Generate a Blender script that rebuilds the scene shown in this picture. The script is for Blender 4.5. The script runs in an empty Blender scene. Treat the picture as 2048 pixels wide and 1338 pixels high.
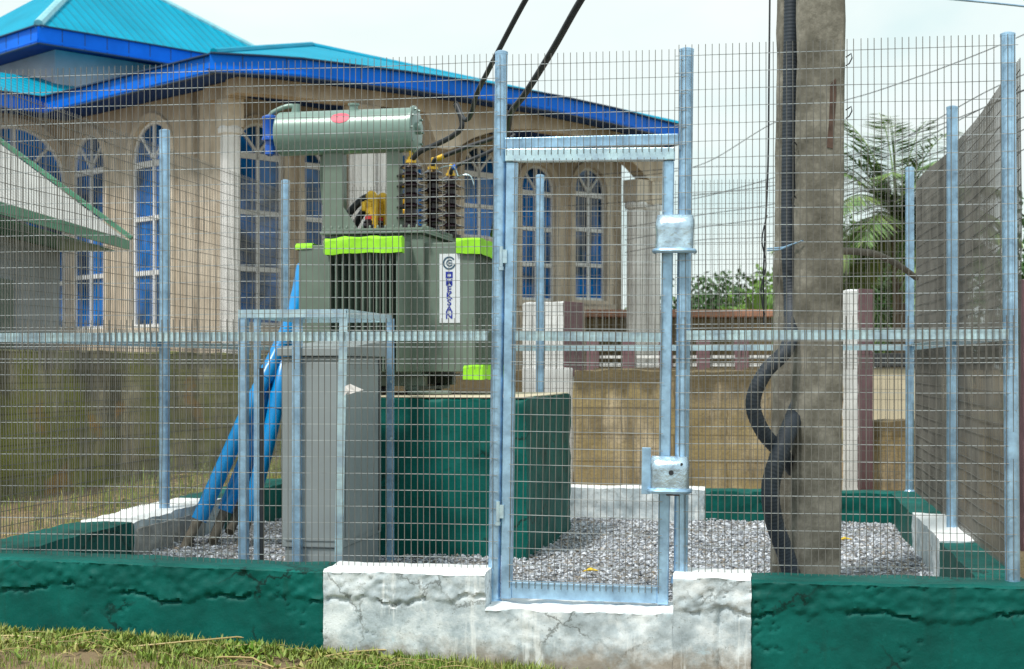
import bpy, math, random
from mathutils import Vector, Matrix, noise
from mathutils.geometry import tessellate_polygon
R = math.radians
sc = bpy.context.scene
C = sc.collection
rng = random.Random(7)

# ------------------------------------------------------------------ camera model
F, H, VH = 3047.0, 1.25, 732.0           # focal length (photo px), eye height, horizon row

def P(u, v, Y):
    """world point seen at photo pixel (u,v) standing Y metres away"""
    return Vector(((u - 1024) / F * Y, Y, H - (v - VH) / F * Y))

ANG = R(9.35)
A = Vector((math.cos(ANG), -math.sin(ANG), 0))     # along the front fence
B = Vector((math.sin(ANG), math.cos(ANG), 0))      # into the compound
O = Vector((0, 6.83, 0))
def L(p, q, z=0.0):
    w = O + A * p + B * q
    return Vector((w.x, w.y, z))
def pu(u, q=0.0):
    t = (u - 1024) / F
    o = O + B * q
    return (t * o.y - o.x) / (A.x - t * A.y)

# ------------------------------------------------------------------ mesh builder
class MB:
    def __init__(s):
        s.v = []; s.f = []; s.uv = None; s.smooth = False
    def add(s, vs, fs):
        n = len(s.v)
        s.v += [Vector(x) for x in vs]
        s.f += [tuple(i + n for i in f) for f in fs]
    def box(s, lo, hi, fr=None):
        x0, y0, z0 = lo; x1, y1, z1 = hi
        vs = [(x0,y0,z0),(x1,y0,z0),(x1,y1,z0),(x0,y1,z0),(x0,y0,z1),(x1,y0,z1),(x1,y1,z1),(x0,y1,z1)]
        vs = [Vector(q) for q in vs]
        if fr: vs = [fr(q.x, q.y, q.z) for q in vs]
        s.add(vs, [(3,2,1,0),(4,5,6,7),(0,1,5,4),(1,2,6,5),(2,3,7,6),(3,0,4,7)])
    def beam(s, a, b, w, h, up=(0,0,1)):
        a = Vector(a); b = Vector(b); d = (b - a).normalized()
        up = Vector(up)
        if abs(d.dot(up)) > .99: up = Vector((0,1,0))
        x = d.cross(up).normalized(); y = x.cross(d).normalized()
        vs = []
        for c in (a, b):
            for i, j in ((-1,-1),(1,-1),(1,1),(-1,1)):
                vs.append(c + x*(i*w/2) + y*(j*h/2))
        s.add(vs, [(3,2,1,0),(4,5,6,7),(0,1,5,4),(1,2,6,5),(2,3,7,6),(3,0,4,7)])
    def tube(s, pts, r, n=10, caps=True):
        pts = [Vector(p) for p in pts]
        m = len(pts)
        rs = r if isinstance(r, (list, tuple)) else [r]*m
        vs = []; fs = []
        prev = None
        for i, p in enumerate(pts):
            d = (pts[min(i+1, m-1)] - pts[max(i-1, 0)])
            d = d.normalized() if d.length > 1e-9 else Vector((0,0,1))
            if prev is None:
                up = Vector((0,0,1)) if abs(d.z) < .95 else Vector((0,1,0))
                x = d.cross(up).normalized()
            else:
                x = (prev - d * prev.dot(d)).normalized()
            prev = x
            y = d.cross(x)
            for k in range(n):
                t = 2*math.pi*k/n
                vs.append(p + (x*math.cos(t) + y*math.sin(t))*rs[i])
        for i in range(m-1):
            for k in range(n):
                k2 = (k+1) % n
                fs.append((i*n+k, i*n+k2, (i+1)*n+k2, (i+1)*n+k))
        if caps:
            fs.append(tuple(range(n-1, -1, -1))); fs.append(tuple((m-1)*n+k for k in range(n)))
        s.add(vs, fs); s.smooth = True
    def lathe(s, base, axis, prof, n=20):
        base = Vector(base); ax = Vector(axis).normalized()
        up = Vector((0,0,1)) if abs(ax.z) < .9 else Vector((0,1,0))
        x = ax.cross(up).normalized(); y = ax.cross(x)
        vs = []; fs = []
        for r, h in prof:
            for k in range(n):
                t = 2*math.pi*k/n
                vs.append(base + ax*h + (x*math.cos(t) + y*math.sin(t))*max(r, 1e-4))
        m = len(prof)
        for i in range(m-1):
            for k in range(n):
                k2 = (k+1) % n
                fs.append((i*n+k, (i+1)*n+k, (i+1)*n+k2, i*n+k2))
        fs.append(tuple(range(n))); fs.append(tuple((m-1)*n+k for k in range(n-1,-1,-1)))
        s.add(vs, fs); s.smooth = True
    def poly_extrude(s, pts, vec):
        pts = [Vector(p) for p in pts]; vec = Vector(vec); n = len(pts)
        s.add(pts + [p+vec for p in pts],
              [tuple(range(n-1,-1,-1)), tuple(range(n, 2*n))] + [(i,(i+1)%n,(i+1)%n+n,i+n) for i in range(n)])
    def wire(s, a, b, w):
        a = Vector(a); b = Vector(b); d = (b-a).normalized()
        up = Vector((0,0,1)) if abs(d.z) < .9 else Vector((0,1,0))
        x = d.cross(up).normalized()*w/2; y = d.cross(x).normalized()*w/2
        vs = [c + i*x + j*y for c in (a,b) for i,j in ((-1,-1),(1,-1),(1,1),(-1,1))]
        s.add(vs, [(0,1,5,4),(1,2,6,5),(2,3,7,6),(3,0,4,7),(3,2,1,0),(4,5,6,7)])

def pmat(o):
    return Matrix.LocRotScale(o.location, o.rotation_euler, None)
def wmat(o):
    m = pmat(o)
    while o.parent:
        o = o.parent; m = pmat(o) @ m
    return m

def obj(name, mb, mat, parent=None, bevel=0, smooth=None, local=False, origin=None):
    """one mesh object; coordinates are world unless local"""
    me = bpy.data.meshes.new(name)
    vs = mb.v
    if not local:
        if parent is not None:
            inv = wmat(parent).inverted(); vs = [inv @ v for v in vs]
        else:
            if origin is None:
                xs = [v.x for v in vs]; ys = [v.y for v in vs]
                origin = Vector(((min(xs)+max(xs))/2, (min(ys)+max(ys))/2, min(v.z for v in vs)))
            vs = [v - Vector(origin) for v in vs]
    me.from_pydata([tuple(v) for v in vs], [], mb.f)
    if mb.uv:
        ul = me.uv_layers.new(name='UVMap')
        k = 0
        for p in me.polygons:
            for li in p.loop_indices:
                ul.data[li].uv = mb.uv[k]; k += 1
    me.materials.append(mat)
    o = bpy.data.objects.new(name, me); C.objects.link(o)
    if parent is not None: o.parent = parent
    elif origin is not None: o.location = origin
    sm = mb.smooth if smooth is None else smooth
    me.validate()
    if sm:
        me.polygons.foreach_set('use_smooth', [True]*len(me.polygons))
        me.set_sharp_from_angle(angle=R(38))
    if bevel:
        b = o.modifiers.new('bevel', 'BEVEL'); b.width = bevel; b.segments = 2; b.limit_method = 'ANGLE'; b.angle_limit = R(40)
    return o

def tag(o, label=None, cat=None, group=None, kind=None):
    if label: o['label'] = label
    if cat: o['category'] = cat
    if group: o['group'] = group
    if kind: o['kind'] = kind
    return o
def thing(name, label, cat, loc, rotz=0, group=None):
    o = bpy.data.objects.new(name, None); C.objects.link(o)
    o.location = loc; o.rotation_euler = (0, 0, rotz); o.empty_display_size = .2
    return tag(o, label, cat, group)

# ------------------------------------------------------------------ materials
def nodes(name):
    m = bpy.data.materials.new(name); m.use_nodes = True
    nt = m.node_tree; b = nt.nodes['Principled BSDF']
    return m, nt, b
def N(nt, t, **kw):
    n = nt.nodes.new(t)
    for k, v in kw.items():
        if k in n.inputs: n.inputs[k].default_value = v
        else: setattr(n, k, v)
    return n
def col(c): return (c[0], c[1], c[2], 1)
def ramp(nt, fac, stops):
    r = nt.nodes.new('ShaderNodeValToRGB')
    e = r.color_ramp.elements
    while len(e) > 1: e.remove(e[-1])
    e[0].position = stops[0][0]; e[0].color = col(stops[0][1])
    for p, c in stops[1:]:
        x = e.new(p); x.color = col(c)
    nt.links.new(fac, r.inputs['Fac'])
    return r.outputs['Color']
def noise_tex(nt, vec, scale, detail=6, rough=.6, dist=0):
    n = N(nt, 'ShaderNodeTexNoise'); n.inputs['Scale'].default_value = scale
    n.inputs['Detail'].default_value = detail; n.inputs['Roughness'].default_value = rough
    n.inputs['Distortion'].default_value = dist
    nt.links.new(vec, n.inputs['Vector']); return n.outputs['Fac']
def coords(nt, scale=(1,1,1)):
    g = N(nt, 'ShaderNodeNewGeometry')
    mp = N(nt, 'ShaderNodeMapping'); mp.inputs['Scale'].default_value = scale
    nt.links.new(g.outputs['Position'], mp.inputs['Vector']); return mp.outputs['Vector']
def mixc(nt, fac, a, b, mode='MIX'):
    m = N(nt, 'ShaderNodeMix', data_type='RGBA', blend_type=mode)
    for s, x in ((6, a), (7, b)):
        if hasattr(x, 'links') or hasattr(x, 'is_linked'): nt.links.new(x, m.inputs[s])
        else: m.inputs[s].default_value = col(x)
    if hasattr(fac, 'is_linked'): nt.links.new(fac, m.inputs[0])
    else: m.inputs[0].default_value = fac
    return m.outputs[2]
def bump(nt, b, h, strength=.3, dist=.01):
    n = N(nt, 'ShaderNodeBump'); n.inputs['Strength'].default_value = strength; n.inputs['Distance'].default_value = dist
    nt.links.new(h, n.inputs['Height']); nt.links.new(n.outputs['Normal'], b.inputs['Normal'])

def simple(name, c, rough=.5, metal=0, var=.15, scale=8, bmp=0, bscale=60, stretch=(1,1,1), bdist=.004, c2=None, spec=None):
    m, nt, b = nodes(name)
    v = coords(nt, stretch)
    f = noise_tex(nt, v, scale)
    lo = tuple(x*(1-var) for x in c); hi = tuple(min(1, x*(1+var)) for x in c)
    if c2: lo = c2; hi = c
    cc = ramp(nt, f, [(.32, lo), (.68, hi)])
    nt.links.new(cc, b.inputs['Base Color'])
    b.inputs['Roughness'].default_value = rough; b.inputs['Metallic'].default_value = metal
    if spec is not None: b.inputs['Specular IOR Level'].default_value = spec
    if bmp: bump(nt, b, noise_tex(nt, v, bscale), bmp, bdist)
    return m

M = {}
M['galv'] = simple('galvanised_steel', (.36,.57,.80), .32, .6, .3, 12, .35, 40, bdist=.003)
M['galv_light'] = simple('aluminium_painted_steel', (.54,.73,.90), .3, .6, .28, 10, .4, 30, bdist=.005)
M['wire'] = simple('mesh_wire', (.15,.148,.135), .5, .25, .35, 3)
M['wire_bright'] = simple('mesh_wire_lit', (.38,.42,.44), .35, .4, .4, 5)  # lighter copy of the wire colour, paints highlights onto the horizontals
M['green'] = None; M['white'] = None

def cracks(nt, v, c, colr, scale=2.4, wid=.010, amt=.9):  # dirty crack lines, with the shade of deep crevices painted into the colour
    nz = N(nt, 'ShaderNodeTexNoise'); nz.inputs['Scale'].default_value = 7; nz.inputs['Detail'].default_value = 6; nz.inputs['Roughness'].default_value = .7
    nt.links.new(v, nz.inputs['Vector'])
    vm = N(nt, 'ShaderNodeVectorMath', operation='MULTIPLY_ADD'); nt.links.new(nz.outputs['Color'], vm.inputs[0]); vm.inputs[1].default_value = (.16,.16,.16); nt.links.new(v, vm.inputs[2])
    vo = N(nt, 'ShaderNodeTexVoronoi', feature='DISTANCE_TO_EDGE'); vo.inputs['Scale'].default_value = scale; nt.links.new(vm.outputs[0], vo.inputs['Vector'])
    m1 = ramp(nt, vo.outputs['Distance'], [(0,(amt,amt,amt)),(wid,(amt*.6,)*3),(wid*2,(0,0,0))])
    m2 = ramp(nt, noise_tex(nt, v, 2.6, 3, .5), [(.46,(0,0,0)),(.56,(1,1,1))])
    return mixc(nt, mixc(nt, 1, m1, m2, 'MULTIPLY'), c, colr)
def splash(nt, v, c):      # earth thrown up against the foot of the wall by rain
    g = N(nt, 'ShaderNodeNewGeometry'); sp = N(nt, 'ShaderNodeSeparateXYZ'); nt.links.new(g.outputs['Position'], sp.inputs[0])
    ma = N(nt, 'ShaderNodeMath', operation='MULTIPLY_ADD'); nt.links.new(noise_tex(nt, v, 11, 7, .7), ma.inputs[0]); ma.inputs[1].default_value = -.30; nt.links.new(sp.outputs['Z'], ma.inputs[2])
    return mixc(nt, ramp(nt, ma.outputs[0], [(0,(.7,.7,.7))]) if False else splash_mask(nt, ma.outputs[0]), c, (.23,.17,.10))
def splash_mask(nt, val):
    mr = N(nt, 'ShaderNodeMapRange'); mr.inputs['From Min'].default_value = -.20; mr.inputs['From Max'].default_value = -.09; mr.inputs['To Min'].default_value = .75; mr.inputs['To Max'].default_value = 0
    nt.links.new(val, mr.inputs['Value']); return mr.outputs['Result']
def green_paint():
    m, nt, b = nodes('green_paint'); v = coords(nt)
    f = noise_tex(nt, v, 3.5, 8, .65); f2 = noise_tex(nt, v, 26, 8, .7)
    c = ramp(nt, f, [(.3, (.0, .062, .052)), (.55, (.0, .105, .088)), (.75, (.002, .15, .128))])
    c = mixc(nt, ramp(nt, f2, [(.6,(0,0,0)),(.75,(.5,.5,.5))]), c, (.015, .19, .165))
    vs = coords(nt, (5, 5, .6)); fs = noise_tex(nt, vs, 2.2, 6, .6)
    c = mixc(nt, ramp(nt, fs, [(.56,(0,0,0)),(.72,(.55,.55,.55))]), c, (.012,.06,.045))
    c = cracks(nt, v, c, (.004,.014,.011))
    fsp = noise_tex(nt, v, 60, 5, .7); c = mixc(nt, ramp(nt, fsp, [(.27,(.8,.8,.8)),(.36,(0,0,0))]), c, (.003,.03,.025))
    nt.links.new(c, b.inputs['Base Color']); b.inputs['Roughness'].default_value = .55
    b.inputs['Specular IOR Level'].default_value = .2
    f4 = noise_tex(nt, v, 70, 6, .7)
    bump(nt, b, mixc(nt, .5, f2, f4), .45, .008); return m
M['green'] = green_paint()
def white_paint():
    m, nt, b = nodes('white_limewash'); v = coords(nt)
    f = noise_tex(nt, v, 6, 8, .68); f2 = noise_tex(nt, v, 34, 8, .7); f3 = noise_tex(nt, v, 4.2, 6, .6)
    c = ramp(nt, f, [(.3, (.27,.33,.36)), (.46, (.46,.54,.58)), (.63, (.80,.86,.88))])
    c = mixc(nt, ramp(nt, f2, [(.30,(.8,.8,.8)),(.42,(0,0,0))]), c, (.22,.25,.25))
    c = mixc(nt, ramp(nt, f3, [(.70,(0,0,0)),(.76,(.6,.6,.6))]), c, (.25,.62,.6))
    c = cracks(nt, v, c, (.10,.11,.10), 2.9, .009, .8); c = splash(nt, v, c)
    fsp = noise_tex(nt, v, 75, 5, .7); c = mixc(nt, ramp(nt, fsp, [(.28,(.8,.8,.8)),(.37,(0,0,0))]), c, (.16,.17,.16))
    fb = noise_tex(nt, v, 9, 7, .7, .5); c = mixc(nt, ramp(nt, fb, [(.60,(0,0,0)),(.70,(.55,.55,.55))]), c, (.45,.62,.70))
    vs = coords(nt, (9, 9, .9)); fs = noise_tex(nt, vs, 1.6, 5, .6)
    c = mixc(nt, ramp(nt, fs, [(.58,(0,0,0)),(.66,(.7,.7,.7))]), c, (.86,.9,.9))
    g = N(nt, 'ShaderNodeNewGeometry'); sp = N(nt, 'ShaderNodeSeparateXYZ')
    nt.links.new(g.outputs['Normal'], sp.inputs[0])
    c = mixc(nt, ramp(nt, sp.outputs['Z'], [(.55,(0,0,0)),(.85,(.9,.9,.9))]), c, (.88,.9,.9))   # upward faces whitened: overhead light on the tops painted into the colour
    nt.links.new(c, b.inputs['Base Color']); b.inputs['Roughness'].default_value = .8
    f4 = noise_tex(nt, v, 80, 6, .7)
    bump(nt, b, mixc(nt, .5, f2, f4), .5, .01); return m
M['white'] = white_paint()
M['raw_concrete'] = simple('raw_concrete', (.40,.40,.38), .9, 0, .3, 7, .6, 30, bdist=.02)
def pole_mat():
    m, nt, b = nodes('pole_concrete'); v = coords(nt); vs = coords(nt, (4,4,.8))
    f = noise_tex(nt, v, 5, 9, .7); f2 = noise_tex(nt, vs, 4, 8, .7); f3 = noise_tex(nt, v, 50, 6, .7)
    c = ramp(nt, f, [(.36,(.085,.08,.062)),(.5,(.175,.166,.135)),(.66,(.33,.315,.265))])
    c = mixc(nt, ramp(nt, f2, [(.5,(0,0,0)),(.72,(.75,.75,.75))]), c, (.12,.115,.09))
    c = mixc(nt, ramp(nt, f3, [(.62,(0,0,0)),(.74,(.4,.4,.4))]), c, (.42,.40,.34))
    nt.links.new(c, b.inputs['Base Color']); b.inputs['Roughness'].default_value = .88
    bump(nt, b, f3, .6, .008); return m
M['pole'] = pole_mat()
M['faded_red'] = simple('faded_red_coping', (.46,.23,.15), .85, 0, .3, 4)
M['rust'] = simple('rust_brown', (.095,.058,.043), .85, 0, .4, 18)
M['wall'] = None
def house_wall():
    m, nt, b = nodes('cement_render'); v = coords(nt); vs = coords(nt, (2.2,2.2,.35))
    f = noise_tex(nt, v, 1.3, 8, .65); f2 = noise_tex(nt, vs, 1.8, 8, .65); f3 = noise_tex(nt, v, 5.5, 5, .6)
    c = ramp(nt, f, [(.3,(.48,.40,.31)),(.5,(.66,.57,.455)),(.7,(.79,.71,.60))])
    c = mixc(nt, ramp(nt, f2, [(.46,(0,0,0)),(.62,(.7,.7,.7))]), c, (.40,.325,.24))
    c = mixc(nt, ramp(nt, f3, [(.72,(0,0,0)),(.78,(.5,.5,.5))]), c, (.12,.09,.07))
    nt.links.new(c, b.inputs['Base Color']); b.inputs['Roughness'].default_value = .9
    bump(nt, b, f3, .2, .02); return m
M['wall'] = house_wall()
M['trim'] = simple('pale_moulding', (.68,.60,.49), .85, 0, .18, 3, .2, 12)
M['column'] = simple('white_column', (.84,.84,.84), .7, 0, .12, 3)
M['upper_wall'] = simple('pale_grey_render', (.50,.50,.56), .85, 0, .2, 1.5)
M['frame'] = simple('white_window_frame', (.84,.87,.90), .5, 0, .06, 4)
def glass_blue():
    m, nt, b = nodes('blue_glass'); v = coords(nt)
    f = noise_tex(nt, v, 1.1, 3, .5, .6)
    c = ramp(nt, f, [(.36,(.004,.028,.075)),(.46,(.0,.075,.24)),(.57,(.0,.15,.52)),(.68,(.0,.22,.78))])  # cloudy light and dark blues paint reflections into the glass colour
    nt.links.new(c, b.inputs['Base Color']); b.inputs['Roughness'].default_value = .08
    b.inputs['Specular IOR Level'].default_value = .5
    return m
M['glass'] = glass_blue()
def roof_mat(name, c, freq):
    m, nt, b = nodes(name)
    uv = N(nt, 'ShaderNodeUVMap')
    sp = N(nt, 'ShaderNodeSeparateXYZ'); nt.links.new(uv.outputs['UV'], sp.inputs[0])
    mul = N(nt, 'ShaderNodeMath', operation='MULTIPLY'); mul.inputs[1].default_value = freq; nt.links.new(sp.outputs['X'], mul.inputs[0])
    fr = N(nt, 'ShaderNodeMath', operation='PINGPONG'); fr.inputs[1].default_value = .5; nt.links.new(mul.outputs[0], fr.inputs[0])
    pw = N(nt, 'ShaderNodeMath', operation='POWER'); pw.inputs[1].default_value = 3; nt.links.new(fr.outputs[0], pw.inputs[0])
    v = coords(nt); f = noise_tex(nt, v, .8, 5, .6)
    cc = ramp(nt, f, [(.3, tuple(x*.86 for x in c)), (.7, tuple(min(1,x*1.12) for x in c))])
    nt.links.new(cc, b.inputs['Base Color']); b.inputs['Roughness'].default_value = .6
    b.inputs['Specular IOR Level'].default_value = .1
    bump(nt, b, pw.outputs[0], 1, .22); return m
M['roof'] = roof_mat('teal_metal_roof', (.0,.30,.46), 5)
M['roof2'] = roof_mat('pale_metal_roof', (.56,.56,.54), 6)
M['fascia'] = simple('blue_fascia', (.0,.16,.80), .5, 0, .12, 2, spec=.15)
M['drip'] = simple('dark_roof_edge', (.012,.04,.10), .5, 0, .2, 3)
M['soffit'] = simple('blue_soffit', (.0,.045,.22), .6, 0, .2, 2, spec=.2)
M['greentrim'] = simple('green_trim', (.06,.26,.15), .5, 0, .2, 3)
M['grey_wall'] = simple('blue_grey_wall', (.30,.33,.36), .85, 0, .25, 1.5, stretch=(2,2,.4))
def mossy(name, base, moss, dark, top=None, patch=None, block=(1,1)):
    m, nt, b = nodes(name); v = coords(nt); vs = coords(nt, (3,3,.35))
    f = noise_tex(nt, v, 2.6, 9, .72); f2 = noise_tex(nt, vs, 1.3, 8, .7); f3 = noise_tex(nt, v, 1.1, 5, .6); f4 = noise_tex(nt, v, 22, 6, .7)
    c = ramp(nt, f, [(.36,tuple(x*.5 for x in base)),(.5,base),(.64,tuple(x*1.45 for x in base))])
    c = mixc(nt, ramp(nt, f2, [(.45,(0,0,0)),(.56,(.85,.85,.85))]), c, dark)
    c = mixc(nt, ramp(nt, f3, [(.44,(0,0,0)),(.56,(.8,.8,.8))]), c, moss)
    if patch:
        f5 = noise_tex(nt, v, 1.35, 4, .6, .4); c = mixc(nt, ramp(nt, f5, [(.62,(0,0,0)),(.68,(.75,.75,.75))]), c, patch)
    g = N(nt, 'ShaderNodeNewGeometry'); sp = N(nt, 'ShaderNodeSeparateXYZ'); nt.links.new(g.outputs['Position'], sp.inputs[0])
    ad = N(nt, 'ShaderNodeMath', operation='ADD'); nt.links.new(sp.outputs['X'], ad.inputs[0]); nt.links.new(sp.outputs['Y'], ad.inputs[1])
    cb = N(nt, 'ShaderNodeCombineXYZ'); nt.links.new(ad.outputs[0], cb.inputs['X']); nt.links.new(sp.outputs['Z'], cb.inputs['Y'])
    br = N(nt, 'ShaderNodeTexBrick'); br.inputs['Scale'].default_value = 1; br.inputs['Brick Width'].default_value = .72*block[0]; br.inputs['Row Height'].default_value = .225; br.inputs['Mortar Size'].default_value = .008; br.inputs['Mortar Smooth'].default_value = .6
    br.inputs['Color1'].default_value = (1,1,1,1); br.inputs['Color2'].default_value = (.74,.74,.72,1); br.inputs['Mortar'].default_value = (.42,.40,.36,1)
    nt.links.new(cb.outputs[0], br.inputs['Vector'])
    c = mixc(nt, .8, c, br.outputs['Color'], 'MULTIPLY')
    if top:      # damp algae creeping down from the uncapped top course
        nz = noise_tex(nt, vs, 2.0, 6, .65)
        ma = N(nt, 'ShaderNodeMath', operation='MULTIPLY_ADD'); nt.links.new(nz, ma.inputs[0]); ma.inputs[1].default_value = .55; nt.links.new(sp.outputs['Z'], ma.inputs[2])
        mr = N(nt, 'ShaderNodeMapRange'); mr.inputs['From Min'].default_value = top[0]; mr.inputs['From Max'].default_value = top[0]+.09; mr.inputs['To Min'].default_value = 0; mr.inputs['To Max'].default_value = .85
        nt.links.new(ma.outputs[0], mr.inputs['Value']); c = mixc(nt, mr.outputs['Result'], c, top[1])
    nt.links.new(c, b.inputs['Base Color']); b.inputs['Roughness'].default_value = .95
    bump(nt, b, f4, .6, .02); return m
M['mossy'] = mossy('mossy_block_wall', (.42,.37,.25), (.24,.26,.035), (.085,.085,.05), None, (.40,.22,.06))
M['tanwall_top'] = mossy('algae_topped_tan_wall', (.50,.41,.27), (.40,.31,.14), (.20,.155,.085), (1.30,(.13,.10,.05)))
M['tanwall'] = mossy('weathered_tan_wall', (.46,.37,.235), (.36,.27,.12), (.18,.14,.08), (.90,(.12,.09,.045)))
M['cream'] = simple('cream_paint', (.62,.55,.40), .8, 0, .15, 3)
M['maroon'] = simple('maroon_paint', (.19,.105,.12), .75, 0, .2, 5, .2, 30)
M['pale'] = simple('pale_paint', (.66,.68,.68), .8, 0, .2, 4, .2, 30)
M['trafo'] = simple('grey_green_enamel', (.155,.21,.17), .42, .0, .12, 5, .1, 20)
M['trafo_dark'] = simple('dark_grey_green_enamel', (.09,.135,.11), .5, .0, .12, 5)  # darker grey green, colours the outbuilding shutters
M['conserv'] = simple('conservator_enamel', (.20,.30,.265), .32, .1, .1, 6)
M['lime'] = simple('lime_foam', (.30,.74,.02), .7, 0, .12, 12, .3, 30)
M['porcelain'] = simple('brown_porcelain', (.018,.010,.014), .16, 0, .2, 6, spec=.5)
M['yellow'] = simple('yellow_brass', (.75,.47,.04), .35, .3, .2, 20)
M['red'] = simple('red_ring', (.62,.05,.05), .5, 0, .1, 8)
M['pink'] = simple('red_sticker', (.72,.10,.16), .5, 0, .15, 30)
M['black'] = simple('black_cable_rubber', (.022,.026,.032), .5, 0, .3, 10)
M['bluecap'] = simple('blue_breather', (.01,.10,.50), .25, 0, .2, 8)
M['pvc'] = simple('blue_pvc', (.0,.25,.62), .3, 0, .12, 5)
M['mudcable'] = simple('muddy_cable', (.13,.115,.09), .9, 0, .35, 15, .4, 40)
M['cabinet'] = simple('cabinet_grey_paint', (.27,.31,.32), .5, 0, .1, 3, .05, 30)
M['cabinet_dark'] = simple('cabinet_joint', (.03,.035,.04), .6, 0, .1, 3)
M['plate'] = simple('white_plate', (.75,.80,.84), .4, 0, .05, 4)
M['ink'] = simple('blue_ink', (.01,.03,.35), .5, 0, .1, 4)
M['ink2'] = simple('slate_ink', (.04,.10,.16), .5, 0, .1, 4)
M['lock'] = simple('bright_zinc_sheet', (.50,.66,.82), .26, .75, .3, 16, .6, 26, bdist=.008)
M['paper'] = simple('white_scrap', (.8,.78,.76), .8, 0, .1, 20)
def conduit_mat():
    m, nt, b = nodes('corrugated_black_plastic')
    uv = N(nt, 'ShaderNodeUVMap'); return m
M['conduit'] = simple('black_corrugated_plastic', (.025,.036,.05), .6, 0, .25, 8)
def leafmat(name, stops, rough=.55):
    m, nt, b = nodes(name)
    g = N(nt, 'ShaderNodeNewGeometry')
    c = ramp(nt, g.outputs['Random Per Island'], stops)
    v = coords(nt); f = noise_tex(nt, v, 1.6, 4, .6)
    c = mixc(nt, ramp(nt, f, [(.35,(0,0,0)),(.65,(.5,.5,.5))]), c, stops[-1][1])
    nt.links.new(c, b.inputs['Base Color']); b.inputs['Roughness'].default_value = rough
    tr = b.inputs.get('Transmission Weight')
    return m
M['leaf'] = leafmat('tree_leaf', [(0,(.015,.05,.012)),(.5,(.03,.10,.022)),(1,(.07,.17,.03))])
M['leaf_light'] = leafmat('light_leaf', [(0,(.05,.13,.015)),(.5,(.11,.25,.03)),(1,(.20,.36,.05))])
M['palm'] = leafmat('palm_leaf', [(0,(.04,.12,.045)),(.5,(.10,.22,.075)),(1,(.27,.36,.11))])
M['grass'] = leafmat('grass_blade', [(0,(.05,.12,.01)),(.45,(.13,.27,.02)),(.8,(.24,.36,.04)),(1,(.42,.36,.13))])
M['straw'] = leafmat('dry_straw', [(0,(.28,.20,.08)),(.5,(.42,.31,.13)),(1,(.55,.43,.2))])
M['bark'] = simple('bark', (.14,.11,.08), .9, 0, .3, 10, .5, 30)
M['yleaf'] = simple('yellow_leaf', (.70,.50,.03), .6, 0, .2, 20)
def stone_mat():
    m, nt, b = nodes('crushed_granite')
    g = N(nt, 'ShaderNodeNewGeometry')
    c = ramp(nt, g.outputs['Random Per Island'], [(0,(.11,.12,.14)),(.25,(.30,.325,.36)),(.6,(.47,.51,.57)),(.88,(.78,.82,.88)),(.94,(.38,.32,.25)),(1,(.15,.15,.15))])
    nt.links.new(c, b.inputs['Base Color']); b.inputs['Roughness'].default_value = .75
    return m
M['stone'] = stone_mat()
M['gravel'] = simple('gravel_dust', (.36,.35,.34), .95, 0, .5, 60, 1, 90, bdist=.02)
def ground_mat():
    m, nt, b = nodes('dry_earth'); v = coords(nt)
    f = noise_tex(nt, v, 1.6, 9, .7); f2 = noise_tex(nt, v, 14, 8, .7); f3 = noise_tex(nt, v, .7, 5, .6)
    c = ramp(nt, f, [(.3,(.15,.10,.055)),(.55,(.25,.18,.10)),(.75,(.34,.27,.16))])
    c = mixc(nt, ramp(nt, f3, [(.5,(0,0,0)),(.65,(.55,.55,.55))]), c, (.13,.15,.04))
    c = mixc(nt, ramp(nt, f2, [(.6,(0,0,0)),(.75,(.6,.6,.6))]), c, (.40,.31,.17))
    nt.links.new(c, b.inputs['Base Color']); b.inputs['Roughness'].default_value = .95
    bump(nt, b, f2, .8, .03); return m
M['ground'] = ground_mat()

# ------------------------------------------------------------------ world, sun, camera
SUN_EL, SUN_AZ = R(58), R(-52)    # azimuth measured from +Y (view direction) clockwise; sun stands left and behind the camera's left
w = bpy.data.worlds.new('World'); sc.world = w; w.use_nodes = True
nt = w.node_tree; bg = nt.nodes['Background']
sky = N(nt, 'ShaderNodeTexSky', sky_type='NISHITA'); sky.sun_disc = False
sky.sun_elevation = SUN_EL; sky.sun_rotation = R(218); sky.dust_density = 2.5; sky.air_density = 1.2
tc = N(nt, 'ShaderNodeTexCoord')
mp = N(nt, 'ShaderNodeMapping'); mp.inputs['Scale'].default_value = (1, 1, 2.6); nt.links.new(tc.outputs['Generated'], mp.inputs['Vector'])
fcl = noise_tex(nt, mp.outputs['Vector'], 2.6, 5, .5, .3)
ccol = ramp(nt, fcl, [(.36,(.62,.77,.77)),(.5,(.75,.835,.815)),(.64,(.83,.865,.845))])
sc10 = N(nt, 'ShaderNodeVectorMath', operation='SCALE'); sc10.inputs['Scale'].default_value = 9.4
nt.links.new(ccol, sc10.inputs[0])
skym = mixc(nt, .9, sky.outputs['Color'], sc10.outputs['Vector'])
nt.links.new(skym, bg.inputs['Color']); bg.inputs['Strength'].default_value = .1

az = R(218)
sd = bpy.data.lights.new('sun', 'SUN'); sd.energy = 2.4; sd.angle = R(8); sd.color = (1, .96, .9)
so = bpy.data.objects.new('sun', sd); C.objects.link(so)
dirv = Vector((math.sin(az)*math.cos(SUN_EL), math.cos(az)*math.cos(SUN_EL), math.sin(SUN_EL)))
so.rotation_euler = dirv.to_track_quat('Z', 'Y').to_euler(); so.location = dirv*30

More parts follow.
